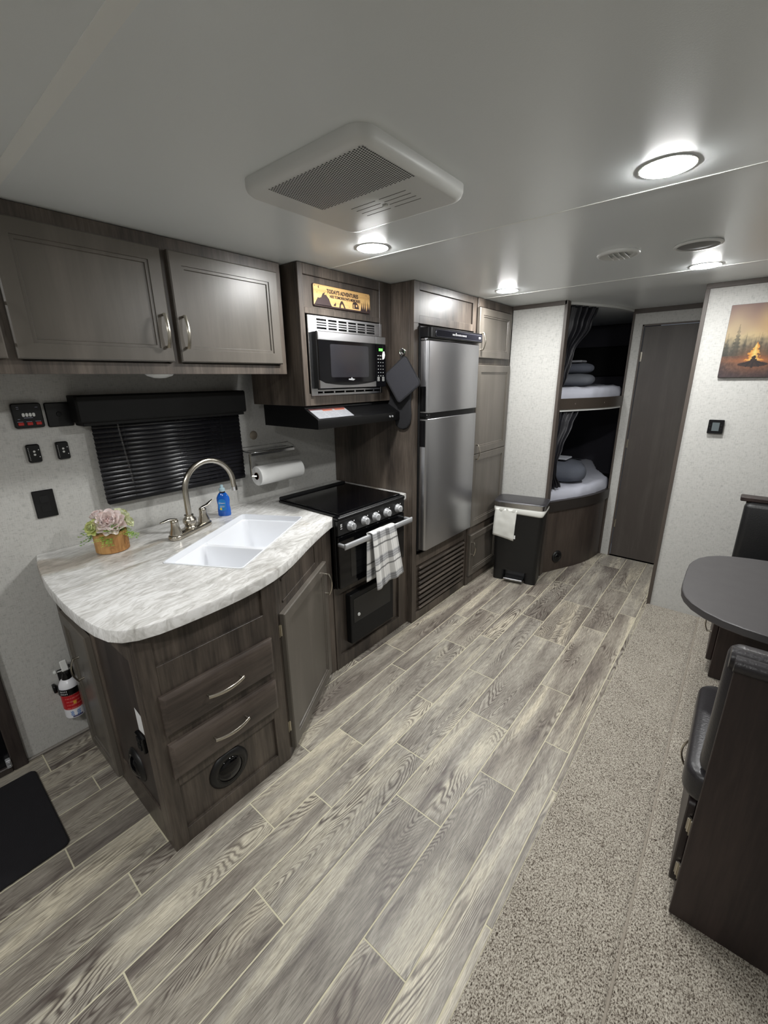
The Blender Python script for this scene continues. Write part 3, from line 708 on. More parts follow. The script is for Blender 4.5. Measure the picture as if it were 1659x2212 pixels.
# end face (y = .336), door on the left, inset panel on the right
g = G(**XF); wy = -.352
g.box(.012,.050,wy,wy+.0155,0,.819); g.box(.418,.452,wy,wy+.0158,.0,.819,.001); g.box(.783,.8275,wy,wy+.0158,0,.819,.001)
g.box(.452,.783,wy,wy+.0158,0,.130,.001); g.box(.452,.783,wy,wy+.0158,.72,.819,.001); g.box(.050,.418,wy,wy+.0155,.66,.819); g.box(.050,.418,wy,wy+.0155,0,.04)
obj('end_face_frame', g, W_FRAME, t)
g = G(**XF); g.box(.448,.788,wy,wy+.011,.125,.725); obj('end_panel', g, W_DARK, t)
g = G(**XF); g.panel(.128,.420,.030,.655,-.3355,.020,.040); dd = obj('door', g, W_DOOR, t); handle(dd, XF, .285, .474, .10, True, -.3155)
g = G(**XF); g.add([(.722,-.3405,.518),(.772,-.3405,.509),(.772,-.3405,.436),(.722,-.3405,.430)], [(0,1,2,3)]); obj('sticker', g, WHITE, t, 0, 'white paper sticker on the cabinet end panel', normals=False)
t2 = thing('cabinet_outlet', 'black outlet box under the white sticker on the cabinet end', 'outlet', (.75, .345, .38))
g = G(**XF); g.box(.712,.770,-.3408,-.328,.366,.427,.003); obj('plate', g, PLASTIC_K, t2)
for z in (.383,.410): g = G(**XF); g.slab(rrect(.727,.755,z-.010,z+.010,.004), -.328, -.3255, .0006); obj('socket', g, PLASTIC_M, t2)
def airvent(name_label, fr, u, z, w, r=.062):
    t = thing('floor_heat_vent', name_label, 'vent', G(**fr).P((u, w, z)))
    g = G(**fr); g.lathe([(r*1.18,0),(r*1.18,.003),(r*1.0,.010),(r*.86,.013),(r*.80,.010)], (u,w,z), 'y', 36); obj('flange', g, simple('vent_black', (13,13,14), .45), t, 60)
    g = G(**fr); g.lathe([(r*.82,.011),(r*.78,.006),(r*.75,.006),(r*.72,.013),(r*.50,.019),(r*.25,.023),(0,.024)], (u,w,z), 'y', 36); obj('damper', g, GLASS_K, t, 60)
    return t
airvent('round black heat vent in the drawer cabinet front, below the lower drawer', YW, .558, .167, .836, .064)
airvent('round black heat vent low on the cabinet end, facing the entry', XF, .622, .218, -.341, .054)
# slanted face with door
pa, pb = Vector((.847,.813,0)), Vector((.594,1.273,0)); Ud = (pb-pa).normalized(); Wd = Vector((Ud.y,-Ud.x,0))
DG = dict(o=tuple(pa-Wd*.018), U=tuple(Ud), W=tuple(Wd)); LS = (pb-pa).length
g = G(**DG); g.frame(0, LS, 0, .819, .035, .430, .045, .640, 0, .018, .001); g2_ = G(**DG)
obj('sink_face_frame', g, W_FRAME, t)
g = G(**DG); g.box(.060,.412,.0178,.0185,.70,.790); g.box(.055,.417,.0182,.0225,.695,.705,.001); g.box(.055,.417,.0182,.0225,.785,.795,.001); g.box(.410,.420,.0182,.0225,.695,.795,.001); obj('false_front', g, W_FRAME, t)
g = G(**DG); g.panel(.018, .512, .040, .668, .0190, .021, .045); dd = obj('door', g, W_DOOR, t); handle(dd, DG, .486, .562, .11, True, .040)
hinge(t, DG, .017, .60, .019); hinge(t, DG, .017, .155, .019)
# stile between sink door and range, and the cabinet zone under the range
g = G(**YW); g.box(1.272,1.330,.575,.594,0,.819,.001); g.box(1.331,1.362,.575,.598,0,.485); g.box(1.362,1.868,.575,.598,0,.075); g.box(1.362,1.868,.575,.598,.445,.485); g.box(1.869,1.953,.575,.597,.0,.819)
obj('range_face_frame', g, W_FRAME, t)
g = G(**YW); g.box(1.355,1.875,.576,.584,.06,.46); obj('range_panel', g, W_FRAME, t)
g = G(); g.box(.02,.575,1.330,1.345,0,.48); g.box(.02,.575,1.936,1.950,0,.819); obj('partition', g, W_FRAME, t)
# lower access door (black)
t = thing('access_panel', 'black locked access panel under the oven', 'panel', (.6, 1.6, .12))
g = G(**YW); g.box(1.424,1.785,.584,.622,.124,.418,.004); obj('box', g, PLASTIC_M, t)
g = G(**YW); g.frame(1.445,1.755,.246,.388,1.4475,1.7525,.2485,.3855,.6222,.6236,.0004); g.box(1.4475,1.7525,.6222,.6232,.2485,.3855); obj('flap', g, simple('flap_black', (17,17,17), .4), t)
g = G(**YW); g.lathe([(.0095,0),(.009,.004),(.006,.0042),(.0045,.002),(0,.002)], (1.482,.6236,.285), 'y', 20); g.box(1.475,1.489,.6255,.6275,.2835,.2865); obj('lock', g, WHITE_P, t, 50)

# ---- countertop
t = thing('countertop', 'grey-white marbled laminate countertop with curved front edge', 'countertop', (.4, .9, .82))
front = [(.394,.267),(.546,.264),(.67,.268),(.755,.277),(.815,.291),(.851,.313),(.875,.348),(.889,.398),(.895,.460),(.897,.528),(.896,.60),(.892,.665),(.883,.735),(.866,.805),(.843,.868),(.815,.928),(.777,.998),(.737,1.069),(.700,1.139),(.668,1.203),(.640,1.262),(.618,1.312),(.602,1.350),(.598,1.372)]
outer = [(.004,.318),(.13,.292),(.26,.276)]+front+[(.157,1.372),(.157,1.868),(.590,1.868),(.590,1.952),(.004,1.952)]
sa, sb = Vector((.479,.586)), Vector((.764,.755)); sd = Vector((-.293,.523)).normalized(); sw_ = (sb-sa).normalized(); sw_ = Vector((-sd.y*-1, sd.x*-1)) if False else Vector((sd.y, -sd.x))
SL, SW = .612, .327      # sink length along sd, width along sw_
def sp(a, c): p = sa+sd*a+sw_*c; return (p.x, p.y)
def srect(a0, a1, c0, c1, r, n=4): return [sp(a, c) for a, c in rrect(a0, a1, c0, c1, r, n)]
hole = srect(0, SL, 0, SW, .018)
def plate(g, outer, hole, z):
    loops = [[Vector((x,y,0)) for x, y in outer], [Vector((x,y,0)) for x, y in hole]]
    tris = tessellate_polygon(loops); allp = outer+hole
    g.add([(x,y,z) for x, y in allp], [tuple(tr) for tr in tris])
g = G(); zt, zb = .860, .8195; oi_ = inset(outer, .005)
plate(g, oi_, hole, zt); plate(g, oi_, hole, zb)
def band(g, loops):
    n = len(loops[0][0]); vs = [(x,y,z) for P, z in loops for x, y in P]
    g.add(vs, [(i*n+k, i*n+(k+1)%n, (i+1)*n+(k+1)%n, (i+1)*n+k) for i in range(len(loops)-1) for k in range(n)])
band(g, [(oi_,zt),(inset(outer,.002),zt-.0012),(outer,zt-.005),(outer,zb+.003),(oi_,zb)]); band(g, [(hole,zt),(hole,zb)])
o = obj('top', g, MARBLE, t, 30)
bm = bmesh.new(); bm.from_mesh(o.data); bmesh.ops.remove_doubles(bm, verts=bm.verts, dist=1e-5); bmesh.ops.recalc_face_normals(bm, faces=bm.faces); bm.to_mesh(o.data); bm.free()
o.data.set_sharp_from_angle(angle=math.radians(30))
# ---- sink
t = thing('kitchen_sink', 'white double-bowl sink set diagonally in the countertop', 'sink', (sp(SL/2,SW/2)[0], sp(SL/2,SW/2)[1], .66))
g = G(); rim = srect(.001, SL-.001, .001, SW-.001, .017); DVA, DVB = .243, .262
def bowl(a0, a1, dep, z1=.8595):
    L_ = [(srect(a0,a1,.004,SW-.004,.03,4), z1),(srect(a0+.004,a1-.004,.008,SW-.008,.03,4), z1-.012),(srect(a0+.010,a1-.010,.014,SW-.014,.035,4), z1-dep+.03),(srect(a0+.018,a1-.018,.022,SW-.022,.035,4), z1-dep+.008),(srect(a0+.034,a1-.034,.038,SW-.038,.03,4), z1-dep)]
    n = len(L_[0][0]); band(g, L_); k = len(g.v)-n; g.f.append(tuple(k+i for i in range(n)))
# outer rim wall + two bowls sunk from the divider height
inner = srect(.006,SL-.006,.006,SW-.006,.016)
band(g, [(rim,.858),(rim,.862),(inner,.8625),(inner,.835)])
zd = .835
def deck(a0, a1): pass
loopsA = srect(.008,DVA,.008,SW-.008,.025); loopsB = srect(DVB,SL-.008,.008,SW-.008,.025)
tr = tessellate_polygon([[Vector((x,y,0)) for x, y in L0] for L0 in (inner, loopsA, loopsB)])
g.add([(x,y,zd) for x, y in inner+loopsA+loopsB], [tuple(q) for q in tr])
def bowl2(a0, a1, dep):
    L_ = [(srect(a0,a1,.008,SW-.008,.025),zd),(srect(a0+.003,a1-.003,.011,SW-.011,.025),zd-.006),(srect(a0+.010,a1-.010,.018,SW-.018,.03),zd-dep+.02),(srect(a0+.016,a1-.016,.024,SW-.024,.03),zd-dep+.006),(srect(a0+.030,a1-.030,.038,SW-.038,.025),zd-dep)]
    n = len(L_[0][0]); band(g, L_); k = len(g.v)-n; g.f.append(tuple(k+i for i in range(n)))
bowl2(.008, DVA, .115); bowl2(DVB, SL-.008, .155)
o = obj('basin', g, SINK, t, 45)
for a, z in ((.125,.7205),(.435,.6805)):
    g = G(); c_ = sp(a, SW/2); g.lathe([(.040,0),(.040,.0015),(.034,.002),(.028,-.0),(0,.0)], (c_[0],c_[1],z), 'z', 24); obj('drain', g, CHROME, t, 50)
# ---- faucet
FX0, FY0 = .232, .830; fd = Vector((-.093,.224,0)).normalized()*1
fdir = Vector((-.42,.9075,0)).normalized(); fn_ = Vector((fdir.y,-fdir.x,0))
FR = dict(o=(FX0,FY0,.860), U=tuple(fdir), W=tuple(fn_))
t = thing('kitchen_faucet', 'brushed nickel high-arc faucet with two lever handles', 'faucet', (FX0,FY0,.86))
g = G(**FR); g.prism(rrect(-.125,.125,-.030,.030,.029,8), 0.0003, .020, .004); obj('base_plate', g, NICKEL, t, 50)
g = G(**FR); g.lathe([(.026,.018),(.027,.024),(.021,.032),(.027,.042),(.029,.052),(.026,.064),(.019,.070),(.0175,.078),(.020,.080)], (0,0,0), 'z', 28)
pts = [(0,0,.075),(0,0,.12),(0,0,.18)]; R_ = .118
spd = Vector((.92,.39)).normalized()   # spout direction in (u,w): mostly along the plate toward the range
for k in range(0, 17):
    a = PI*k/16*1.02; d_ = R_-R_*math.cos(a); z = .185+R_*math.sin(a); pts.append((spd.x*d_, spd.y*d_, z))
pts.append((pts[-1][0]+.003*spd.x, pts[-1][1]+.003*spd.y, pts[-1][2]-.02))
g.tube(pts, .0125, 16); obj('spout', g, NICKEL, t, 60)
g = G(**FR); e = pts[-1]; g.tube([(e[0],e[1],e[2]+.004),(e[0]+.001,e[1],e[2]-.014)], .0145, 16); obj('aerator', g, CHROME, t, 60)
for sgn, dr_ in ((-1,(-1,-.25)),(1,(1,.2))):
    g = G(**FR); u0 = sgn*.092
    g.lathe([(.026,.018),(.025,.030),(.018,.050),(.0155,.072),(.017,.080),(.012,.086),(0,.087)], (u0,0,0), 'z', 24); hb = obj('handle_base', g, NICKEL, t, 60)
    d2 = Vector(dr_).normalized(); g = G(**FR)
    g.tube([(u0+d2.x*q, d2.y*q, zz) for q, zz in ((-.012,.085),(.010,.090),(.026,.092),(.046,.096+(.006 if sgn > 0 else -.006)),(.062,.099+(.010 if sgn > 0 else -.010)))], [.008,.011,.010,.008,.005], 10, True, (0,0,1), .42)
    obj('lever', g, NICKEL, hb, 60)
# ---- dish soap
t = thing('dish_soap_bottle', 'small blue dish soap bottle standing beside the faucet', 'bottle', (.130,1.058,.86))
g = G(); cx, cy = .130, 1.056
def ellat(prof, mat_, name, par, sx=1.0, sy=.55, n=24):
    g = G(); a = math.radians(52)
    vs = []
    for r, h in prof:
        for k in range(n):
            tt_ = 2*PI*k/n; px, py = r*math.cos(tt_)*sx, r*math.sin(tt_)*sy
            vs.append((cx+px*math.cos(a)-py*math.sin(a), cy+px*math.sin(a)+py*math.cos(a), .8605+h))
    fs = [(i*n+k, i*n+(k+1)%n, (i+1)*n+(k+1)%n, (i+1)*n+k) for i in range(len(prof)-1) for k in range(n)]+[tuple(range(n)), tuple((len(prof)-1)*n+k for k in range(n))]
    g.add(vs, fs); return obj(name, g, mat_, par, 50)
ellat([(.028,0),(.031,.004),(.031,.03),(.028,.055),(.031,.078),(.030,.092),(.022,.108),(.014,.118)], BLUEL, 'body', t)
ellat([(.014,.118),(.012,.124),(.012,.128)], CLEARP, 'neck', t, sy=.9)
ellat([(.0145,.126),(.0145,.138),(.008,.142),(.007,.156),(.0,.157)], simple('soap_cap', (170,196,206), .3), 'cap', t, sy=1)
g = G(); dl = Vector((.62,-.785,0)).normalized(); g.setf((cx+dl.x*.0178, cy+dl.y*.0178, .8605), (dl.y*-1, dl.x, 0), (dl.x,dl.y,0))
g.slab(rrect(-.019,.019,.028,.088,.016), 0, .0012, .0003); lb = obj('front_label', g, simple('label_blue', (44,140,220), .3), t)
g = G(); g.setf((cx+dl.x*.0178, cy+dl.y*.0178, .8605), (dl.y*-1, dl.x, 0), (dl.x,dl.y,0)); g.text('Dawn', .0130, 0, .064, .0013, ext=.0002); g.box(-.012,.012,.0013,.0016,.052,.054); g.box(-.010,.010,.0013,.0016,.047,.0485); obj('label_print', g, WHITE, lb, 0, normals=False)
g = G(); g.setf((cx+dl.x*.0178, cy+dl.y*.0178, .8605), (dl.y*-1, dl.x, 0), (dl.x,dl.y,0)); g.slab([(-.012,.034),(-.004,.032),(-.002,.040),(-.008,.046),(-.013,.042)], .0012, .0018); obj('lemon_print', g, simple('lemon', (240,214,70), .5), lb, 0)

# ---- flower pot
FXc, FYc = .186, .530
t = thing('flower_pot', 'round wooden pot with pink and pale green artificial flowers', 'flower arrangement', (FXc,FYc,.86))
PW = wood('pot_wood', (150,104,58), (184,138,84), (206,164,108), 'z', .55)
g = G(); g.lathe([(.054,.0005),(.059,.004),(.060,.080),(.056,.082),(.052,.070),(0,.068)], (FXc,FYc,.86), 'z', 36); obj('pot', g, PW, t, 50)
PINK = simple('petal_pink', (255,238,234), .8); PINK2 = simple('petal_pink_deep', (254,226,220), .8); LIME = simple('petal_lime', (228,234,160), .8); CREAM = simple('petal_cream', (240,242,206), .8)
LEAF = simple('leaf_green', (112,156,66), .7); LEAF2 = simple('leaf_light', (160,194,88), .7)
def bloom(c, r, mat_, mat2, name, nd, seed):
    rnd = random.Random(seed); nd = Vector(nd).normalized(); a = nd.orthogonal().normalized(); b_ = nd.cross(a)
    out = G(); inn = G()
    for ring, (cnt, rr_, tilt, sz) in enumerate(((9,.92,.25,.70),(8,.72,.60,.66),(7,.50,1.0,.58),(6,.30,1.3,.5),(4,.14,1.5,.40))):
        for k in range(cnt):
            th = 2*PI*(k+.5*ring)/cnt+rnd.uniform(-.2,.2); rad = a*math.cos(th)+b_*math.sin(th); tan = nd.cross(rad)
            gg = out if ring < 3 else inn; vs = []
            til = tilt+rnd.uniform(-.15,.15); dirp = rad*math.cos(til)+nd*math.sin(til); nr = -rad*math.sin(til)+nd*math.cos(til)
            base = Vector(c)+rad*(r*rr_*.35)+nd*(r*(.10+.12*ring))
            for j in range(5):
                v_ = j/4
                wd_ = math.sin(.35+v_*2.3)*sz*r*.52
                for i in range(5):
                    u_ = i/4*2-1
                    p = base+dirp*(v_*sz*r*(1-.12*u_*u_))+tan*(u_*wd_)+nr*((u_*u_*.26+v_*v_*.18+rnd.uniform(-.025,.025))*r*sz)
                    vs.append(tuple(p))
            gg.add(vs, [(j*5+i,j*5+i+1,(j+1)*5+i+1,(j+1)*5+i) for j in range(4) for i in range(4)])
    fl_ = obj(name, out, mat_, t, 80, normals=False)
    obj('inner_petals', inn, mat2, fl_, 80, normals=False)
bloom((FXc+.022,FYc+.004,.970), .061, PINK, PINK2, 'pink_bloom', (.75,-.35,.6), 1)
bloom((FXc-.012,FYc-.022,.998), .032, PINK, PINK2, 'pink_bloom', (.2,-.3,1), 2)
bloom((FXc+.006,FYc-.046,.964), .036, LIME, LIME, 'lime_bloom', (.4,-.8,.5), 3)
bloom((FXc-.006,FYc+.046,.984), .037, CREAM, LIME, 'cream_bloom', (.3,.5,.7), 4)
bloom((FXc+.014,FYc+.058,.962), .030, CREAM, LIME, 'cream_bloom', (.5,.7,.5), 5)
rnd = random.Random(5); lg = [G(), G()]
for s_ in range(46):
    th = rnd.uniform(0, 2*PI); el = rnd.uniform(-.25,.9); Ln = rnd.uniform(.050,.082)
    d_ = Vector((math.cos(th)*math.cos(el), math.sin(th)*math.cos(el), math.sin(el))); b0 = Vector((FXc,FYc,.935))+Vector((d_.x,d_.y,0))*.02
    if b0.x+d_.x*Ln < .02: continue
    for q in range(7):
        p = b0+d_*(Ln*(.35+.65*q/6))+Vector((0,0,-.012*(q/6)**2)); 
        for sgn in (-1,1):
            sd_ = (d_.cross(Vector((0,0,1))).normalized()*sgn+d_*.7+Vector((0,0,rnd.uniform(-.3,.3)))).normalized(); n_ = sd_.cross(d_).normalized(); w_ = sd_.cross(n_)*.0032; l_ = rnd.uniform(.010,.018)
            lg[s_%2].add([tuple(p),tuple(p+sd_*l_*.5+w_),tuple(p+sd_*l_),tuple(p+sd_*l_*.5-w_)], [(0,1,2,3)])
obj('foliage', lg[0], LEAF, t, 0, normals=False, kind='stuff'); obj('light_foliage', lg[1], LEAF2, t, 0, normals=False, kind='stuff')

# ================================================================ RANGE
t = thing('gas_range', 'black gas range with glass cooktop cover and silver knobs', 'range', (.4, 1.6, .49))
g = G(**YW); g.box(1.376,1.862,.18,.620,.490,.862); g.box(1.336,1.866,.600,.622,.490,.856,.002); obj('body', g, PLASTIC_K, t)
g = G(**YW); g.box(1.362,1.866,.158,.632,.862,.874,.003); g.box(1.340,1.870,.600,.644,.852,.872,.005); obj('cooktop_frame', g, PLASTIC_K, t)
g = G(**YW); g.box(1.372,1.858,.185,.618,.8745,.8815,.002); obj('glass_cover', g, GLASS_K, t)
g = G(**YW); g.box(1.366,1.862,.158,.182,.874,.892,.004); obj('rear_rail', g, PLASTIC_M, t)
g = G(**YW); g.slab([(1.340,.778),(1.866,.778),(1.866,.852),(1.340,.852)], .600, .641, .002); pn = obj('control_panel', g, simple('panel_black', (24,24,25), .3), t)
g = G(**YW)
for z in (.834,.828,.822,.812): g.box(1.356,1.368,.641,.6414,z-.0013,z+.0013)
for y in (1.452,1.553,1.640,1.731,1.828): g.box(y-.003,y+.003,.641,.6414,.829,.835)
obj('print_marks', g, WHITE, pn, 0, kind='stuff')
for y in (1.425,1.527,1.612,1.704,1.802):
    g = G(**YW); g.lathe([(.0245,0),(.0245,.004),(.0205,.009),(.0195,.014),(.0180,.024),(.0165,.026),(0,.026)], (y,.641,.812), 'y', 28); g.box(y-.0045,y+.0045,.660,.6725,.796,.828,.002)
    obj('knob', g, SILVER_P, t, 40)
g = G(**YW); g.box(1.340,1.866,.6225,.640,.494,.772,.003); dd = obj('oven_door', g, GLASS_K, t)
g = G(**YW); g.slab(rrect(1.42,1.80,.535,.715,.01), .640, .6412); obj('oven_window', g, simple('oven_glass', (20,20,21), .1), dd)
g = G(**YW)
g.slab([(1.332,.722),(1.874,.722),(1.874,.752),(1.332,.752)], .682, .697, .005); g.box(1.332,1.346,.640,.690,.728,.746,.003); g.box(1.860,1.874,.640,.690,.728,.746,.003); obj('oven_handle', g, SILVER_P, dd, 50)
# kitchen towel over the oven handle
TW = []; NU, NV = 60, 90
def towel(u, v):
    # v: 0 back hem -> over the bar -> 1 front hem
    fold = math.sin(u*9.5+.5)*.004+math.sin(u*21)*.0018
    wid = .0
    if v < .40:   # back drop, left-hand part seen beside the front one
        q = 1-v/.40; z = .757-q*.27; x = .6795-.004*q+fold*.5; y = 1.500+u*.19-.006*q; return (x, y, z)
    if v < .48:
        a = (v-.40)/.08*PI; z = .757+.0045*math.sin(a)*1.2; x = .6895-.0125*math.cos(a); y = 1.500+u*.19+(v-.40)/.08*.012; return (x+fold*.3, y, z)
    q = (v-.48)/.52; sp_ = .19+.045*q; z = .757-q*(.325-.02*u); x = .702+fold*(.4+1.6*q)+.004; y = 1.512+.01*q+u*sp_+.018*q
    return (x, y, z)
g = G(); g.grid(towel, NU, NV); cols = []
for j in range(NV):
    for i in range(NU):
        u, v = i/(NU-1), j/(NV-1); L_ = v*.62; a = u*.30
        fy = (L_*7.2) % 1.0; fx = (a*9) % 1.0; col = [228,227,224]
        if .12 < fy < .42: col = [196,196,197] if j % 2 else [150,151,154]
        if .5 < fx < .85 : col = [c*.84 for c in col]
        if .5 < fx < .85 and .12 < fy < .42: col = [c*.86 for c in col]
        if abs(fy-.66) < .022: col = [56,56,58]
        if fx < .045: col = [min(c, 185) for c in col]
        cols.append(tuple(col))
o = obj('kitchen_towel', g, PRINT, None, 80, cols=cols, normals=False); solid(o, .0028)
tag(o, 'white and grey plaid kitchen towel draped over the oven handle', 'towel')

# ================================================================ FRIDGE CABINET
t = thing('refrigerator_cabinet', 'tall dark wood cabinet around the refrigerator with louvers below', 'cabinet', (.3, 2.3, 0))
g = G(**YW); g.box(1.955,1.973,.004,.604,0,H-.002,.001); g.box(2.612,2.626,.004,.604,0,H-.002); g.box(1.973,2.612,.004,.604,1.775,H-.002); g.box(1.973,2.612,.004,.56,.0,.46); g.box(1.973,2.612,.004,.02,.46,1.775); obj('body', g, W_FRAME, t)
g = G(**YW); g.frame(1.955,2.626,0,H-.002,2.000,2.598,.440,1.780,.604,.622,.0012); obj('face_frame', g, W_FRAME, t)
o = t.children[-1]
# raised moulding giving the recess of the top panel
g = G(**YW); g.frame(1.955,2.626,1.780,H-.002,2.006,2.578,1.820,1.940,.622,.634,.001); g.box(1.955,1.998,.622,.634,.0,1.780,.001); g.box(2.600,2.626,.622,.634,0,1.780,.001)
g.box(1.998,2.600,.622,.634,.385,.455,.001); g.box(1.998,2.600,.622,.634,0,.055,.001); obj('face_moulding', g, W_FRAME, t)
for k in range(9):
    z = .075+k*.035; g = G(); g.setf((.6225, 0, z), (0,1,0), (.80,0,-.60), (.60,0,.80)); g.box(2.030,2.590,0.0,.016,0,.020,.002); obj('louver', g, W_FRAMEY, t)
# refrigerator
t = thing('refrigerator', 'tall stainless steel two-door refrigerator with black trim', 'refrigerator', (.5, 2.3, .49))
g = G(**YW); g.box(2.003,2.594,.06,.642,.485,1.768,.002); obj('body', g, PLASTIC_M, t)
for z0, z1 in ((1.318,1.694),(.498,1.285)):
    g = G(); g.prism([(.645,2.006),(.678,2.006),(.690,2.013),(.694,2.024),(.6945,2.565),(.690,2.574),(.645,2.576)], z0, z1, .002); dd = obj('door', g, STEELD, t, 40)
    zz = (1.326,1.460) if z0 > 1 else (1.130,1.277)
    g = G(**YW); g.box(2.0030,2.0062,.646,.682,zz[0],zz[1],.001); g.box(2.0020,2.0045,.652,.664,zz[0]+.012,zz[1]-.012,.001); obj('handle', g, PLASTIC_K, dd)
g = G(**YW); g.box(2.006,2.576,.645,.680,1.285,1.318); g.box(2.000,2.040,.645,.692,1.294,1.310,.003); obj('mid_trim', g, PLASTIC_K, t)
g = G(); g.prism([(.642,2.000),(.694,2.000),(.704,2.012),(.705,2.030),(.705,2.578),(.642,2.578)], 1.708, 1.760, .003); hd = obj('control_head', g, PLASTIC_K, t, 40)
g = G(**YW); cp = rrect(2.055,2.572,1.7135,1.7515,.014); g.slab(cp, .7045, .7075, .001); obj('control_strip', g, simple('strip_grey', (72,72,80), .15, .3), hd)
g = G(**YW); g.slab(inset(rrect(2.055,2.572,1.7135,1.7515,.014),.004), .7073, .7079); obj('control_face', g, simple('strip_dark', (28,28,34), .15), hd)
g = G(**YW)
for k in range(10): g.box(2.225+k*.016,2.233+k*.016,.7079,.7082,1.729,1.737 if k != 2 else 1.743)
g.box(2.530,2.555,.7079,.7082,1.728,1.738); obj('print_marks', g, WHITE, hd, 0, kind='stuff')
g = G(**YW); g.box(2.006,2.576,.645,.690,1.696,1.706,.001); obj('chrome_strip', g, CHROME, t)
# pantry
t = thing('pantry_cabinet', 'tall narrow taupe pantry cabinet beside the refrigerator, three doors', 'cabinet', (.3, 2.87, 0))
g = G(**YW); g.box(2.628,3.140,.004,.628,0,H-.002); obj('body', g, W_FRAME, t)
g = G(**YW); g.frame(2.628,3.140,0,H-.002,2.645,3.110,.07,1.93,.628,.642,.001); g.box(2.645,3.110,.628,.642,.40,.47); g.box(2.645,3.110,.628,.642,1.585,1.625); obj('face_frame', g, W_FRAME, t)
g = G(**YW); g.panel(2.622,3.092,1.624,1.922,.6425,.021,.042); dd = obj('door', g, W_DOOR, t, label='short upper pantry door'); handle(dd, YW, 2.645, 1.722, .105, True, .6635)
g = G(**YW); g.box(2.626,3.118,.6425,.6545,.468,1.582,.001); g.panel(2.626,3.118,1.000,1.582,.6545,.009,.045,.006); g.panel(2.626,3.118,.468,.998,.6545,.009,.045,.006); dd = obj('door', g, W_DOOR, t, label='long middle pantry door with two panels'); handle(dd, YW, 2.648, 1.016, .105, True, .6635)
g = G(**YW); g.panel(2.642,3.085,.078,.404,.6425,.021,.042); dd = obj('door', g, W_DOOR, t, label='square lower pantry door'); handle(dd, YW, 2.664, .298, .105, True, .6635)
# hook with mitt and pot holder on the side panel of the fridge cabinet (plane y = 1.955)
t = thing('wall_hook', 'round chrome hook on the side of the refrigerator cabinet', 'hook', (.564,1.955,1.63))
g = G(**XF); g.lathe([(.018,0),(.018,.003),(.014,.005),(0,.005)], (.566,-1.955,1.640), 'y', 20); obj('back_plate', g, CHROME, t, 50)
g = G(**XF); g.tube([(.566+.017*math.cos(a), -1.944, 1.640+.017*math.sin(a)) for a in [2*PI*k/20 for k in range(21)]], .0028, 8, False); g.tube([(.566,-1.950,1.630),(.566,-1.938,1.618),(.566,-1.930,1.622)], .003, 8); obj('ring', g, CHROME, t, 60)
def quilt(outline, w0, th, fr=XF):
    g = G(**fr); q1 = inset(outline, .004); q2 = inset(outline, .009)
    n = len(outline); L_ = [(q2,w0),(outline,w0+th*.35),(outline,w0+th*.65),(q1,w0+th),(q2,w0+th*1.05)]
    vs = [(u, wv, z) for P_, wv in L_ for u, z in P_]
    fs = [(i*n+k, i*n+(k+1)%n, (i+1)*n+(k+1)%n, (i+1)*n+k) for i in range(len(L_)-1) for k in range(n)]+[tuple(range(n)), tuple((len(L_)-1)*n+k for k in range(n))]
    return g.add(vs, fs)
mt = [(.500,1.560),(.470,1.500),(.470,1.430),(.478,1.395),(.455,1.36),(.445,1.325),(.452,1.300),(.472,1.294),(.490,1.315),(.502,1.345),(.510,1.33),(.512,1.29),(.522,1.25),(.545,1.232),(.575,1.228),(.605,1.240),(.622,1.268),(.628,1.310),(.622,1.380),(.632,1.45),(.625,1.53),(.590,1.585),(.545,1.60)]
t = thing('oven_mitt', 'black oven mitt hanging behind the square pot holder', 'oven mitt', (.55,1.95,1.23))
obj('mitt', quilt(mt, -1.953, .014), FABRIC_K, t, 50)
g = G(**XF); g.tube([(.566,-1.946,1.622),(.560,-1.945,1.60),(.556,-1.945,1.585)], .004, 8); obj('loop', g, FABRIC_K, t)
g = G(**XF); g.box(.618,.628,-1.948,-1.944,1.520,1.552); obj('care_tag', g, WHITE, t, 0, 'small white care tag')
def rpoly(c, hw, ang, r, n=4):
    return [(c[0]+(x*math.cos(ang)-y*math.sin(ang)), c[1]+(x*math.sin(ang)+y*math.cos(ang))) for x, y in rrect(-hw,hw,-hw,hw,r,n)]
t = thing('pot_holder', 'square black quilted pot holder hanging from the chrome hook', 'pot holder', (.55,1.93,1.37))
PADM = simple('quilted_pad', (38,38,43), .9, bump=.5, bscale=300)
PF = dict(o=(.592,1.911,1.497), U=(.955,.296,0), W=(.296,-.955,0))
pq = [(u*.86, z) for u, z in rpoly((0,0), .088, math.radians(35), .018)]
obj('pad', quilt(pq, -.003, .010, fr=PF), PADM, t, 50)
g = G(**PF); g.tube([(u,.002,z) for u, z in pq+pq[:1]], .0036, 6, False); obj('piping', g, FABRIC_K, t, 60)
g = G(); g.tube([(.566,1.932,1.622),(.575,1.924,1.61),(.584,1.912,1.598)], .005, 8); obj('loop', g, FABRIC_K, t)

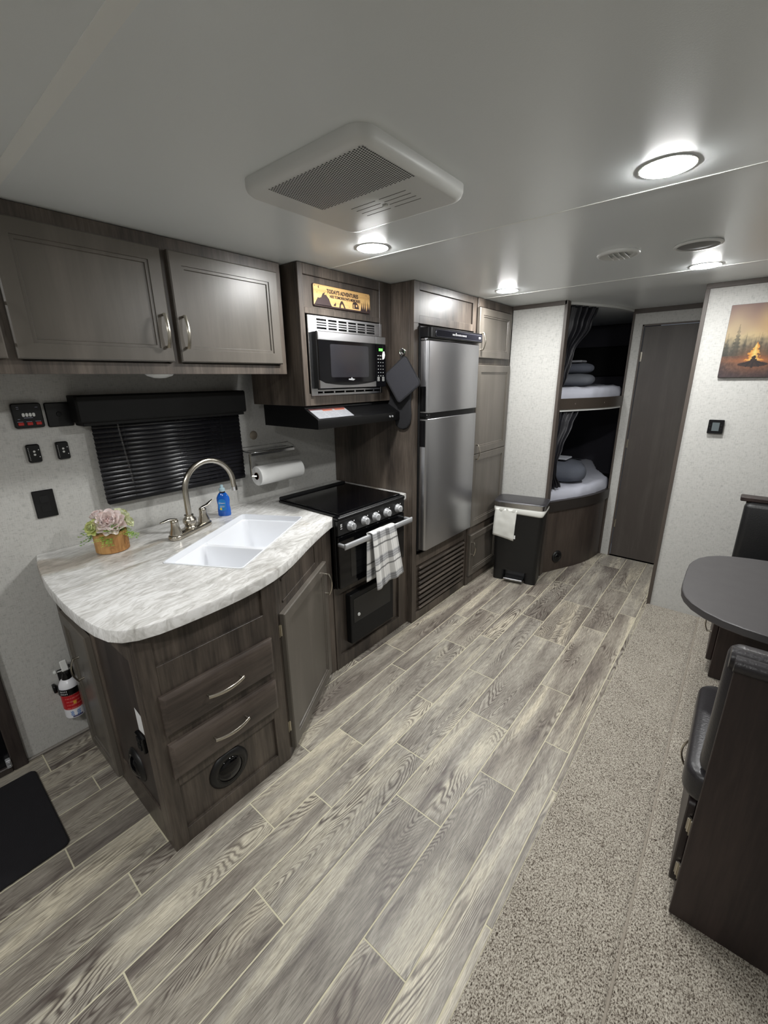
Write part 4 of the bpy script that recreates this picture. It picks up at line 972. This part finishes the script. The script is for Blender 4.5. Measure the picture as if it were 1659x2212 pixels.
# ================================================================ TRASH CAN
tx, ty, ta = .878, 3.012, math.radians(11)
Ut, Wt = (math.cos(ta), math.sin(ta), 0), (math.sin(ta), -math.cos(ta), 0)
TF = dict(o=(tx,ty,0), U=Ut, W=Wt)
t = thing('trash_can', 'black step trash can with steel-banded lid in front of the bunk wall', 'trash can', (tx,ty,0))
def loft(g, secs, cap=(True,True)):
    n = len(secs[0][0]); vs = [(u, wv, z) for P_, z in secs for u, wv in P_]
    fs = [(i*n+k, i*n+(k+1)%n, (i+1)*n+(k+1)%n, (i+1)*n+k) for i in range(len(secs)-1) for k in range(n)]
    if cap[0]: fs.append(tuple(range(n)))
    if cap[1]: fs.append(tuple((len(secs)-1)*n+k for k in range(n)))
    return g.add(vs, fs)
g = G(**TF); R = lambda a, c, r: rrect(-a, a, -c, c, r, 5)
loft(g, [(R(.161,.096,.03),.088),(R(.178,.108,.035),.590)]); 
[loft(g, [(rrect(a_, c_, -.088, .094, .024, 5), .0), (rrect(a_, c_, -.090, .095, .026, 5), .10)]) for a_, c_ in ((-.160,-.074),(.074,.160))]; g.box(-.09,.09,-.088,.05,.0,.096,.003)
obj('body', g, simple('can_black', (12,12,13), .38), t, 40)
g = G(**TF); g.slab([(-.070,.026),(.070,.026),(.070,.034),(-.070,.034)], .05, .128, .003); g.box(-.070,.070,.120,.130,.020,.036,.003); obj('pedal', g, STEEL, t)
g = G(**TF); loft(g, [(R(.185,.114,.04),.592),(R(.187,.116,.042),.625)]); obj('lid_band', g, simple('can_steel', (190,190,190), .16, 1), t, 40)
g = G(**TF); loft(g, [(R(.187,.116,.042),.6252),(R(.184,.113,.042),.632),(R(.165,.098,.042),.6365)]); obj('lid', g, simple('lid_grey', (58,57,60), .3, .2), t, 50)
BAGM = simple('trash_bag', (224,224,218), .45, bump=.6, bscale=18)
g = G(**TF)
def bag(u, v):
    P_ = R(.181,.111,.038); n = len(P_); i = int(u*n+.5) % n; x, y = P_[i]; wv = noise.noise((x*30,y*30,v*2))*.006
    k = 1.0+.02*math.sin(v*PI)+wv; z = .592-v*(.040+.012*math.sin(u*2*PI*3)+.014*noise.noise((u*9,0,1)))
    return (x*k, y*k, z)
g.grid(bag, 24, 6, True); bg = obj('liner_bag', g, BAGM, t, 80, normals=False); solid(bg, .0015)
g = G(**TF)
def flap(u, v): return (-.168+.158*u-.012*v, .113+.010*math.sin(v*3)*.4+.004*noise.noise((u*5,v*5,0))-.010*v, .578-v*(.215+.030*u))
g.grid(flap, 12, 14); fp = obj('bag_flap', g, BAGM, t, 80, 'white plastic bag flap hanging down the front', normals=False); solid(fp, .0018)
g = G(**TF); g.box(-.055,-.010,.1015,.1035,.350,.378); obj('sticker', g, WHITE, t, 0)

# ================================================================ BUNKS
curve = [(1.000,3.178),(1.035,3.245),(1.075,3.33),(1.120,3.42),(1.165,3.515),(1.200,3.61),(1.228,3.71),(1.247,3.82),(1.258,3.928)]
def offs(c, d):      # offset outwards (towards +x, -y)
    out = []
    for i, p in enumerate(c):
        a = Vector(c[max(i-1,0)]); b_ = Vector(c[min(i+1,len(c)-1)]); q = (b_-a).normalized(); out.append((p[0]+q.y*d, p[1]-q.x*d))
    return out
def strip(g, c0, c1, z0, z1):
    P_ = list(c0)+list(reversed(c1)); return g.prism(P_, z0, z1)
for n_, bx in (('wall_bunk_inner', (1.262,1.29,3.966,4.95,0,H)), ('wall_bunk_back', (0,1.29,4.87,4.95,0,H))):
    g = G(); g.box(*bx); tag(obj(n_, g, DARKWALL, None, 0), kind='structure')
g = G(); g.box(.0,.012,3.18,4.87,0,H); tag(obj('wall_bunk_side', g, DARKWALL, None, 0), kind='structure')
t = thing('lower_bunk', 'lower bunk with curved dark wood base and black edge rail', 'bunk bed', (.9,3.5,0))
g = G(); strip(g, curve, offs(curve,-.02), 0, .530); obj('base', g, wood('bunk_base_wood', (50,42,39), (68,58,52), (84,74,66), 'z', .45), t, 40)
g = G(); strip(g, offs(curve,.012), offs(curve,-.02), .512, .592); obj('edge_rail', g, simple('bunk_rail', (44,39,36), .4), t, 40)
vp_ = Vector(offs(curve,.0005)[2]+(.118,)); vt_ = (Vector(curve[3])-Vector(curve[1])).normalized()
airvent('round black heat vent low in the curved base of the lower bunk', dict(o=tuple(vp_), U=(vt_.x,vt_.y,0), W=(vt_.y,-vt_.x,0)), 0, 0, 0, .043)
g = G(); g.prism(offs(curve,-.021)+[(1.255,4.86),(.02,4.86),(.02,3.18)], .50, .53); obj('platform', g, W_DARK, t)
def mattress(name, z0, z1, label, mat_, shrink=.0):
    t = thing(name, label, 'mattress', (.7,3.9,z0))
    c = offs(curve, -.022-shrink); outl = c+[(1.225,4.03),(1.05,4.36),(.90,4.80),(.03,4.80),(.03,3.19)]
    # dense edge
    P_ = []
    for a, b_ in zip(outl, outl[1:]+outl[:1]):
        a, b_ = Vector(a), Vector(b_); k = max(1, int((b_-a).length/.03))
        for i in range(k): P_.append(tuple(a+(b_-a)*i/k))
    g = G(); n = len(P_); h = z1-z0; secs = []
    for ins, zf in ((.012,0),(.0,.2),(-.006,.55),(.004,.85),(.02,.97),(.05,1.0),(.12,1.0)):
        q = inset(P_, ins); ww = .011 if .1 < zf < .99 else 0
        secs.append([(x+noise.noise((x*24,y*24,zf*4))*ww, y+noise.noise((x*24+9,y*24,zf*4))*ww, z0+h*zf+(noise.noise((x*16,y*16,5))*.008+abs(noise.noise((x*34+y*20,y*30,1)))*.008 if zf > .5 else 0)) for x, y in q])
    vs = [p for s_ in secs for p in s_]
    fs = [(i*n+k, i*n+(k+1)%n, (i+1)*n+(k+1)%n, (i+1)*n+k) for i in range(len(secs)-1) for k in range(n)]+[tuple(range(n)), tuple((len(secs)-1)*n+k for k in range(n))]
    g.add(vs, fs); obj('sheet', g, mat_, t, 80); return t
mattress('mattress', .531, .672, 'grey-sheeted mattress on the lower bunk', SHEET)
t = thing('upper_bunk', 'upper bunk board with curved dark edge rail', 'bunk bed', (.9,3.5,1.277))
g = G(); strip(g, offs(curve,.012), offs(curve,-.02), 1.277, 1.352); obj('edge_rail', g, simple('bunk_rail2', (62,54,47), .4), t, 40)
g = G(); g.prism(offs(curve,-.021)+[(1.255,4.86),(.02,4.86),(.02,3.18)], 1.280, 1.308); obj('platform', g, W_DARK, t)
for k in (2,5):
    p = offs(curve,.0125)[k]; g = G(); a = Vector(curve[k+1])-Vector(curve[k-1]); a.normalize(); g.setf((p[0],p[1],1.312), (a.x,a.y,0), (a.y,-a.x,0)); g.lathe([(.007,0),(.006,.002),(0,.0025)], (0,0,0), 'y', 14); obj('screw_cap', g, TRIMD, t, 50)
mattress('mattress', 1.3085, 1.425, 'grey-sheeted mattress on the upper bunk', SHEET)
g = G(); strip(g, offs(curve,.004), offs(curve,-.010), 1.262, 1.2765); tag(obj('curtain_track', g, WHITE_P, None, 40), 'thin white curved curtain track under the upper bunk rail', 'curtain track', 'curved curtain tracks')
g = G(); strip(g, offs(curve,.004), offs(curve,-.012), 1.962, H-.001); tag(obj('curtain_track', g, WHITE_P, None, 40), 'thin white curved curtain track on the ceiling above the bunks', 'curtain track', 'curved curtain tracks')
def track_pt(s_):
    s_ = max(0, min(.999, s_))*(len(curve)-1); i = int(s_); f_ = s_-i; a, b_ = Vector(curve[i]), Vector(curve[i+1]); q = (b_-a).normalized(); p = a+(b_-a)*f_; return p, Vector((q.y,-q.x))
def curtain(label, keys, amp, nf, seed):
    """keys: (z, s0, s1) track parameters of the gathered edges at height z"""
    g = G(); ks = sorted(keys, reverse=True)
    def fn(u, v):
        z = ks[0][0]+(ks[-1][0]-ks[0][0])*v
        for a, b_ in zip(ks, ks[1:]):
            if a[0] >= z-1e-9 >= b_[0]-2e-9: f_ = (a[0]-z)/(a[0]-b_[0]); f_ = f_*f_*(3-2*f_); s0 = a[1]+(b_[1]-a[1])*f_; s1 = a[2]+(b_[2]-a[2])*f_; break
        p, nrm = track_pt(s0+(s1-s0)*u); am = amp*(.5+.9*min(1, (s1-s0)/.3))
        off = am*math.sin(u*2*PI*nf+seed+.8*math.sin(v*3))+am*.35*math.sin(u*2*PI*nf*2.3+v*4)
        p = p+nrm*(off-.026); return (p.x, p.y, z)
    g.grid(fn, 90, 40); o = obj('bunk_curtain', g, CURTAIN, None, 80, normals=False); solid(o, .0015)
    return tag(o, label, 'curtain', 'bunk curtains')
curtain('black curtain gathered at the left of the upper bunk opening', [(1.960,.02,.44),(1.85,.02,.38),(1.66,.0,.20),(1.61,.0,.185),(1.50,.0,.15),(1.432,-.0,.11)], .014, 5, 0)
curtain('black curtain gathered at the left of the lower bunk opening', [(1.262,.02,.32),(1.17,.02,.27),(1.0,.0,.18),(.88,.0,.13),(.80,.0,.14),(.690,.02,.22)], .013, 4, 1)
def puff(name, label, cat, c, sx, sy, sz, rot, mat_, seed, sq=2.6):
    g = G(); a = rot
    def fn(u, v):
        th = 2*PI*u; ph = -PI/2+PI*v; cx_ = abs(math.cos(ph))**(2/sq)
        x = sx*cx_*math.copysign(abs(math.cos(th))**(2/sq), math.cos(th)); y = sy*cx_*math.copysign(abs(math.sin(th))**(2/sq), math.sin(th)); z = sz*math.copysign(abs(math.sin(ph))**(.9), math.sin(ph))
        k = 1+.05*noise.noise((x*9+seed,y*9,z*9)); x *= k; y *= k; z = z*(1+.12*noise.noise((x*14,y*14,seed)))
        return (c[0]+x*math.cos(a)-y*math.sin(a), c[1]+x*math.sin(a)+y*math.cos(a), c[2]+z)
    g.grid(fn, 40, 20, True); return tag(obj(name, g, mat_, None, 80), label, cat)
puff('folded_blanket', 'grey folded blanket lying on the upper bunk mattress', 'blanket', (.935,3.70,1.478), .16, .16, .046, .2, simple('grey_blanket', (110,113,120), .9, bump=.5, bscale=100), 3, 4)
puff('pillow', 'grey pillow stacked on the folded blanket of the upper bunk', 'pillow', (.930,3.70,1.562), .15, .15, .040, .2, BLANKET, 8, 4)
puff('pillow', 'blue-grey quilted pillow on the lower bunk mattress', 'pillow', (.955,3.64,.762), .175, .17, .085, .4, BLANKET, 5, 3.2)
g = G(); g.box(.82,1.00,3.55,3.70,.858,.872,.005); tag(obj('folded_cloth', g, simple('pale_cloth', (170,172,180), .9), None), 'small pale folded cloth on top of the blue-grey lower bunk pillow', 'cloth')
g = G(); g.box(.85,1.02,3.58,3.72,1.605,1.620,.005); tag(obj('folded_cloth', g, simple('pale_cloth2', (150,152,158), .9), None), 'pale folded cloth on top of the upper bunk pillow', 'cloth')
g = G(); g.box(.35,1.15,4.84,4.868,1.50,1.78,.01); tag(obj('bunk_window_shade', g, simple('shade_black', (10,10,13), .8), None), 'black window shade on the dark back wall of the upper bunk', 'window shade')

# ================================================================ PICTURE, THERMOSTAT
px0, px1, pz0, pz1, pw = 1.884, 2.262, 1.486, 1.858, 3.150
t = thing('campfire_painting', 'canvas painting of a campfire in a misty pine forest', 'painting', (2.07,3.17,1.486))
g = G(); g.box(px0,px1,pw,3.1695,pz0,pz1,.002); obj('canvas', g, simple('canvas_edge', (66,56,56), .8), t)
NP = 190; g = G(); g.grid(lambda u, v: (px0+.001+(px1-px0-.002)*u, pw-.0004, pz0+.001+(pz1-pz0-.002)*v), NP, NP)
rnd = random.Random(4); trees = [(rnd.uniform(-.02,1.02), rnd.uniform(.42,.62), rnd.uniform(.02,.035), rnd.uniform(.35,.9)) for _ in range(60)]+[(.14,.74,.045,.9),(.03,.62,.04,.8),(.86,.74,.05,.9),(.66,.64,.03,.7)]
def lerp(a, c, f_): f_ = max(0, min(1, f_)); return tuple(a[i]+(c[i]-a[i])*f_ for i in range(3))
def paint(u, v):
    n_ = noise.noise((u*5,v*5,1)); n2_ = noise.noise((u*24,v*24,2)); n4 = noise.noise((u*70,v*40,7))
    c = lerp((214,190,140), (150,118,112), (v-.5)*2+n_*.35-.25*math.exp(-((u-.55)/.3)**2))
    c = lerp(c, (226,170,104), .8*math.exp(-(((u-.62)/.28)**2+((v-.72)/.22)**2)))
    if v < .36+.03*n_: c = lerp(c, (92,88,78), 1)
    m_ = max(0, min(1, (.58+.05*n2_-v)*6)); c = lerp(c, (88,84,74), m_*.85)
    for tx_, top, wd_, dk in trees:
        if v > top: continue
        hw = wd_*(top-v)*3.4*(.72+.28*math.sin(v*120+tx_*50))+.003
        if abs(u-tx_) < hw: c = lerp(c, (58,60,52), dk*(.55+.25*n2_)*min(1, .35+(top-v)*3))
    gy = .30
    if v < gy: 
        c = lerp((104,72,56), (62,46,50), (gy-v)*4+n_); c = tuple(x*(1+.25*n2_+.2*n4) for x in c)
    fx, fy = (u-.37), (v-.24); glow = math.exp(-((fx/.20)**2+(fy/.16)**2)); c = lerp(c, (206,112,48), glow*.60)
    gl2 = math.exp(-((fx/.34)**2+((v-.235)/.035)**2)); c = lerp(c, (214,120,54), gl2*.55)
    if v > .23:
        hw = .085*(1-(v-.23)/.26)*(1+.35*math.sin(v*60+n2_*5)); 
        if hw > 0 and abs(fx+.012*math.sin(v*25)) < hw: c = lerp((246,150,44), (255,226,120), 1-abs(fx)/hw+.3*n2_)
    for ang, ox in ((.95,-.05),(2.2,.05),(.35,-.07),(2.75,.08),(1.5,.0)):
        dx, dy = u-(.37+ox*.6), v-.215; d_ = abs(dx*math.sin(ang)-dy*math.cos(ang)); al = dx*math.cos(ang)+dy*math.sin(ang)
        if d_ < .012 and abs(al) < .085: c = (52,34,30)
    if ((u-.37)/.17)**2+((v-.18)/.035)**2 < 1: c = lerp(c, (40,30,32), .8)
    g_ = (c[0]+c[1]+c[2])/3; c = tuple((x*.84+g_*.16)*.80 for x in c)
    return tuple(max(0, min(255, x)) for x in c)
cols = [paint(i/(NP-1), j/(NP-1)) for j in range(NP) for i in range(NP)]
obj('picture', g, PRINT, t, 0, cols=cols, normals=False)
t = thing('thermostat', 'small black thermostat on the partition wall below the painting', 'thermostat', (1.92,3.17,1.174))
g = G(**XF); g.slab(rrect(1.888,1.960,1.175,1.253,.004), -3.1695, -3.150, .002); obj('case', g, PLASTIC_K, t)
g = G(**XF); g.box(1.907,1.941,-3.150,-3.1490,1.190,1.238,.0003); obj('screen', g, simple('lcd', (88,96,98), .2), t)
g = G(**XF)
for u in (1.897,1.950):
    for z in (1.205,1.222): g = G(**XF); g.box(u-.004,u+.004,-3.150,-3.1485,z-.003,z+.003,.0005); obj('button', g, PLASTIC_M, t)

# ================================================================ DINETTE
t = thing('dinette_table', 'dark oval-ended dinette table between two benches', 'table', (2.4,1.95,0))
tb = [(2.90,1.600),(2.30,1.600),(2.22,1.604),(2.165,1.612),(2.11,1.630),(2.06,1.662),(2.020,1.704),(1.995,1.752),(1.982,1.800),(1.976,1.86),(1.975,2.00),(1.977,2.085),(1.984,2.130),(2.000,2.185),(2.030,2.235),(2.07,2.272),(2.12,2.298),(2.18,2.316),(2.25,2.328),(2.90,2.330)]
g = G(); g.prism(tb, .714, .742, .0025); obj('tabletop', g, W_TABLE, t, 30)
g = G(); g.lathe([(.055,.0),(.03,.01),(.026,.02),(.026,.69),(.06,.7008)], (2.52,1.96,.013), 'z', 20); obj('pedestal', g, CHROME, t, 50)
def bench(y0, y1, back, label, loc):
    """y0..y1 box; back = side of the backrest (-1 near, +1 far)"""
    t = thing('dinette_bench', label, 'bench', loc)
    g = G(); g.box(2.137,2.93,y0+(.0225 if back < 0 else 0),y1-(.0225 if back > 0 else 0),.013,.40,.002); obj('base', g, W_BENCH, t)
    yb = y0 if back < 0 else y1
    g = G(); s_ = -back
    g.box(2.134,2.93,min(yb,yb+s_*.022),max(yb,yb+s_*.022),.013,.848,.0015); obj('back_panel', g, W_BENCH, t)
    return t
t = bench(1.162,1.655,-1,'near dinette bench with dark leather cushion and wood back panel', (2.5,1.4,0))
def pad(name, x0, x1, y0, y1, z0, z1, r, par, mat_=LEATHER):
    g = G(); secs = []; o_ = rrect(x0,x1,y0,y1,min(r,(x1-x0)/2.1,(y1-y0)/2.1),6); h = z1-z0; rr_ = min(.022, h*.4)
    for a in (0,30,60,90): secs.append((inset(o_, rr_*(1-math.sin(math.radians(a)))), z0+rr_*(1-math.cos(math.radians(a)))))
    for a in (90,60,30,0): secs.append((inset(o_, rr_*(1-math.sin(math.radians(a)))), z1-rr_*(1-math.cos(math.radians(a)))))
    secs.append((inset(o_, .045 if (y1-y0) > .12 else rr_*1.3), z1+.003)); loft(g, secs); return obj(name, g, mat_, par, 60)
pad('seat_cushion', 2.092, 2.92, 1.186, 1.650, .402, .495, .05, t)
pad('back_cushion', 2.118, 2.92, 1.186, 1.262, .50, .872, .03, t)
g = G(); g.tube([(2.122,1.186,.862),(2.92,1.186,.862)], .026, 16); obj('top_roll', g, LEATHER, t, 60)
g = G(); g.tube([(2.13,1.150,.868),(2.92,1.150,.868)], [.020,.020], 14); obj('top_welt', g, LEATHER, t, 60)
XS = dict(o=(0,0,0), U=(0,1,0), W=(-1,0,0))
g = G(**XS); g.slab(rrect(1.205,1.62,.075,.385,.02), -2.1365, -2.116, .003); dd = obj('door', g, W_BENCH, t); handle(dd, XS, 1.50, .30, .10, True, -2.116)
hinge(t, XS, 1.198, .315, -2.134); hinge(t, XS, 1.198, .145, -2.134)
t = bench(2.487,3.000,1,'far dinette bench with black leather backrest against the partition wall', (2.5,2.8,0))
pad('seat_cushion', 2.110, 2.92, 2.470, 2.975, .402, .495, .05, t)
pad('back_cushion', 2.128, 2.92, 2.905, 2.975, .50, .845, .03, t, simple('black_leather', (24,24,25), .4, bump=.3, bscale=160))
g = G(); g.box(2.106,2.93,2.935,3.010,.849,.873,.004); obj('cap_rail', g, W_BENCH, t)
g = G(**XS); g.slab(rrect(2.53,2.94,.075,.385,.02), -2.1365, -2.112, .003); dd = obj('door', g, W_BENCH, t); handle(dd, XS, 2.575, .27, .10, True, -2.112)

# ================================================================ FIRE EXTINGUISHER
ex, ey = .055, .300
t = thing('fire_extinguisher', 'small white fire extinguisher with red label strapped to the wall', 'fire extinguisher', (ex,ey,.14))
g = G(); g.lathe([(.030,.142),(.034,.146),(.036,.152),(.036,.285),(.034,.300),(.026,.316),(.014,.326),(.012,.330)], (ex,ey,0), 'z', 32); obj('cylinder', g, KEYW, t, 50)
NL = 64; NH = 30; a0_, a1_ = -2.6, 1.2
g = G(); g.grid(lambda u, v: (ex+.0364*math.cos(a0_+(a1_-a0_)*u), ey+.0364*math.sin(a0_+(a1_-a0_)*u), .148+.115*v), NL, NH); cols = []
for j in range(NH):
    for i in range(NL):
        u, v = i/(NL-1), j/(NH-1); c = (224,224,228)
        if v > .36: 
            c = (178,34,40)
            if (j % 4 == 0) and .45 < u < .92 and noise.noise((i*.7,j,1)) > -.2: c = (206,110,104)
            if .64 < u < .72 and .58 < v < .72: c = (216,160,60)
        elif .10 < v < .28 and ((.52 < u < .60) or (.68 < u < .77)): c = (60,120,190) if (i+j) % 3 else (224,224,228)
        elif .03 < v < .07 and .55 < u < .82: c = (70,70,110)
        cols.append(c)
obj('label_wrap', g, PRINTG, t, 60, cols=cols, normals=False, label='red and white printed label')
g = G(); g.lathe([(.038,.262),(.040,.262),(.040,.290),(.038,.290),(.038,.262)], (ex,ey,0), 'z', 32); g.box(.0,.030,ey-.048,ey-.036,.258,.292,.003); g.box(0.0008,.02,ey-.02,ey+.045,.25,.345,.003); st_ = obj('strap_bracket', g, PLASTIC_K, t, 50)
g = G()
for r_ in (0,1):
    for k in range(5): a = -1.05+k*.14; g.setf((ex+.0402*math.cos(a), ey+.0402*math.sin(a), .267+r_*.012), (-math.sin(a),math.cos(a),0), (math.cos(a),math.sin(a),0)); g.box(-.001,.001,0,.0005,0,.007)
obj('strap_slots', g, WHITE, st_, 0, kind='stuff')
g = G(); g.lathe([(.018,.322),(.016,.332),(.012,.345),(.012,.360)], (ex,ey,0), 'z', 20); g.box(ex-.012,ex+.014,ey-.010,ey+.010,.345,.372,.004); g.box(ex-.004,ex+.030,ey-.008,ey+.008,.352,.366,.004); g.box(0.001,ex,ey+.002,ey+.03,.33,.352,.003); obj('valve', g, PLASTIC_K, t)
g = G(); g.setf((ex+.018, ey, .366), (0,1,0), (.93,0,.30), (-.30,0,.93)); g.box(-.012,.012,-.004,.004,0,.046,.003); obj('trigger', g, WHITE_P, t)
g = G(); g.tube([(ex+.01,ey-.034,.372),(ex+.01,ey+.018,.366)], .0025, 8); g.lathe([(.004,-.006),(.009,-.002),(.009,.002),(.004,.006)], (ex+.01,ey-.034,.374), 'y', 12); obj('safety_pin', g, WHITE_P, t)
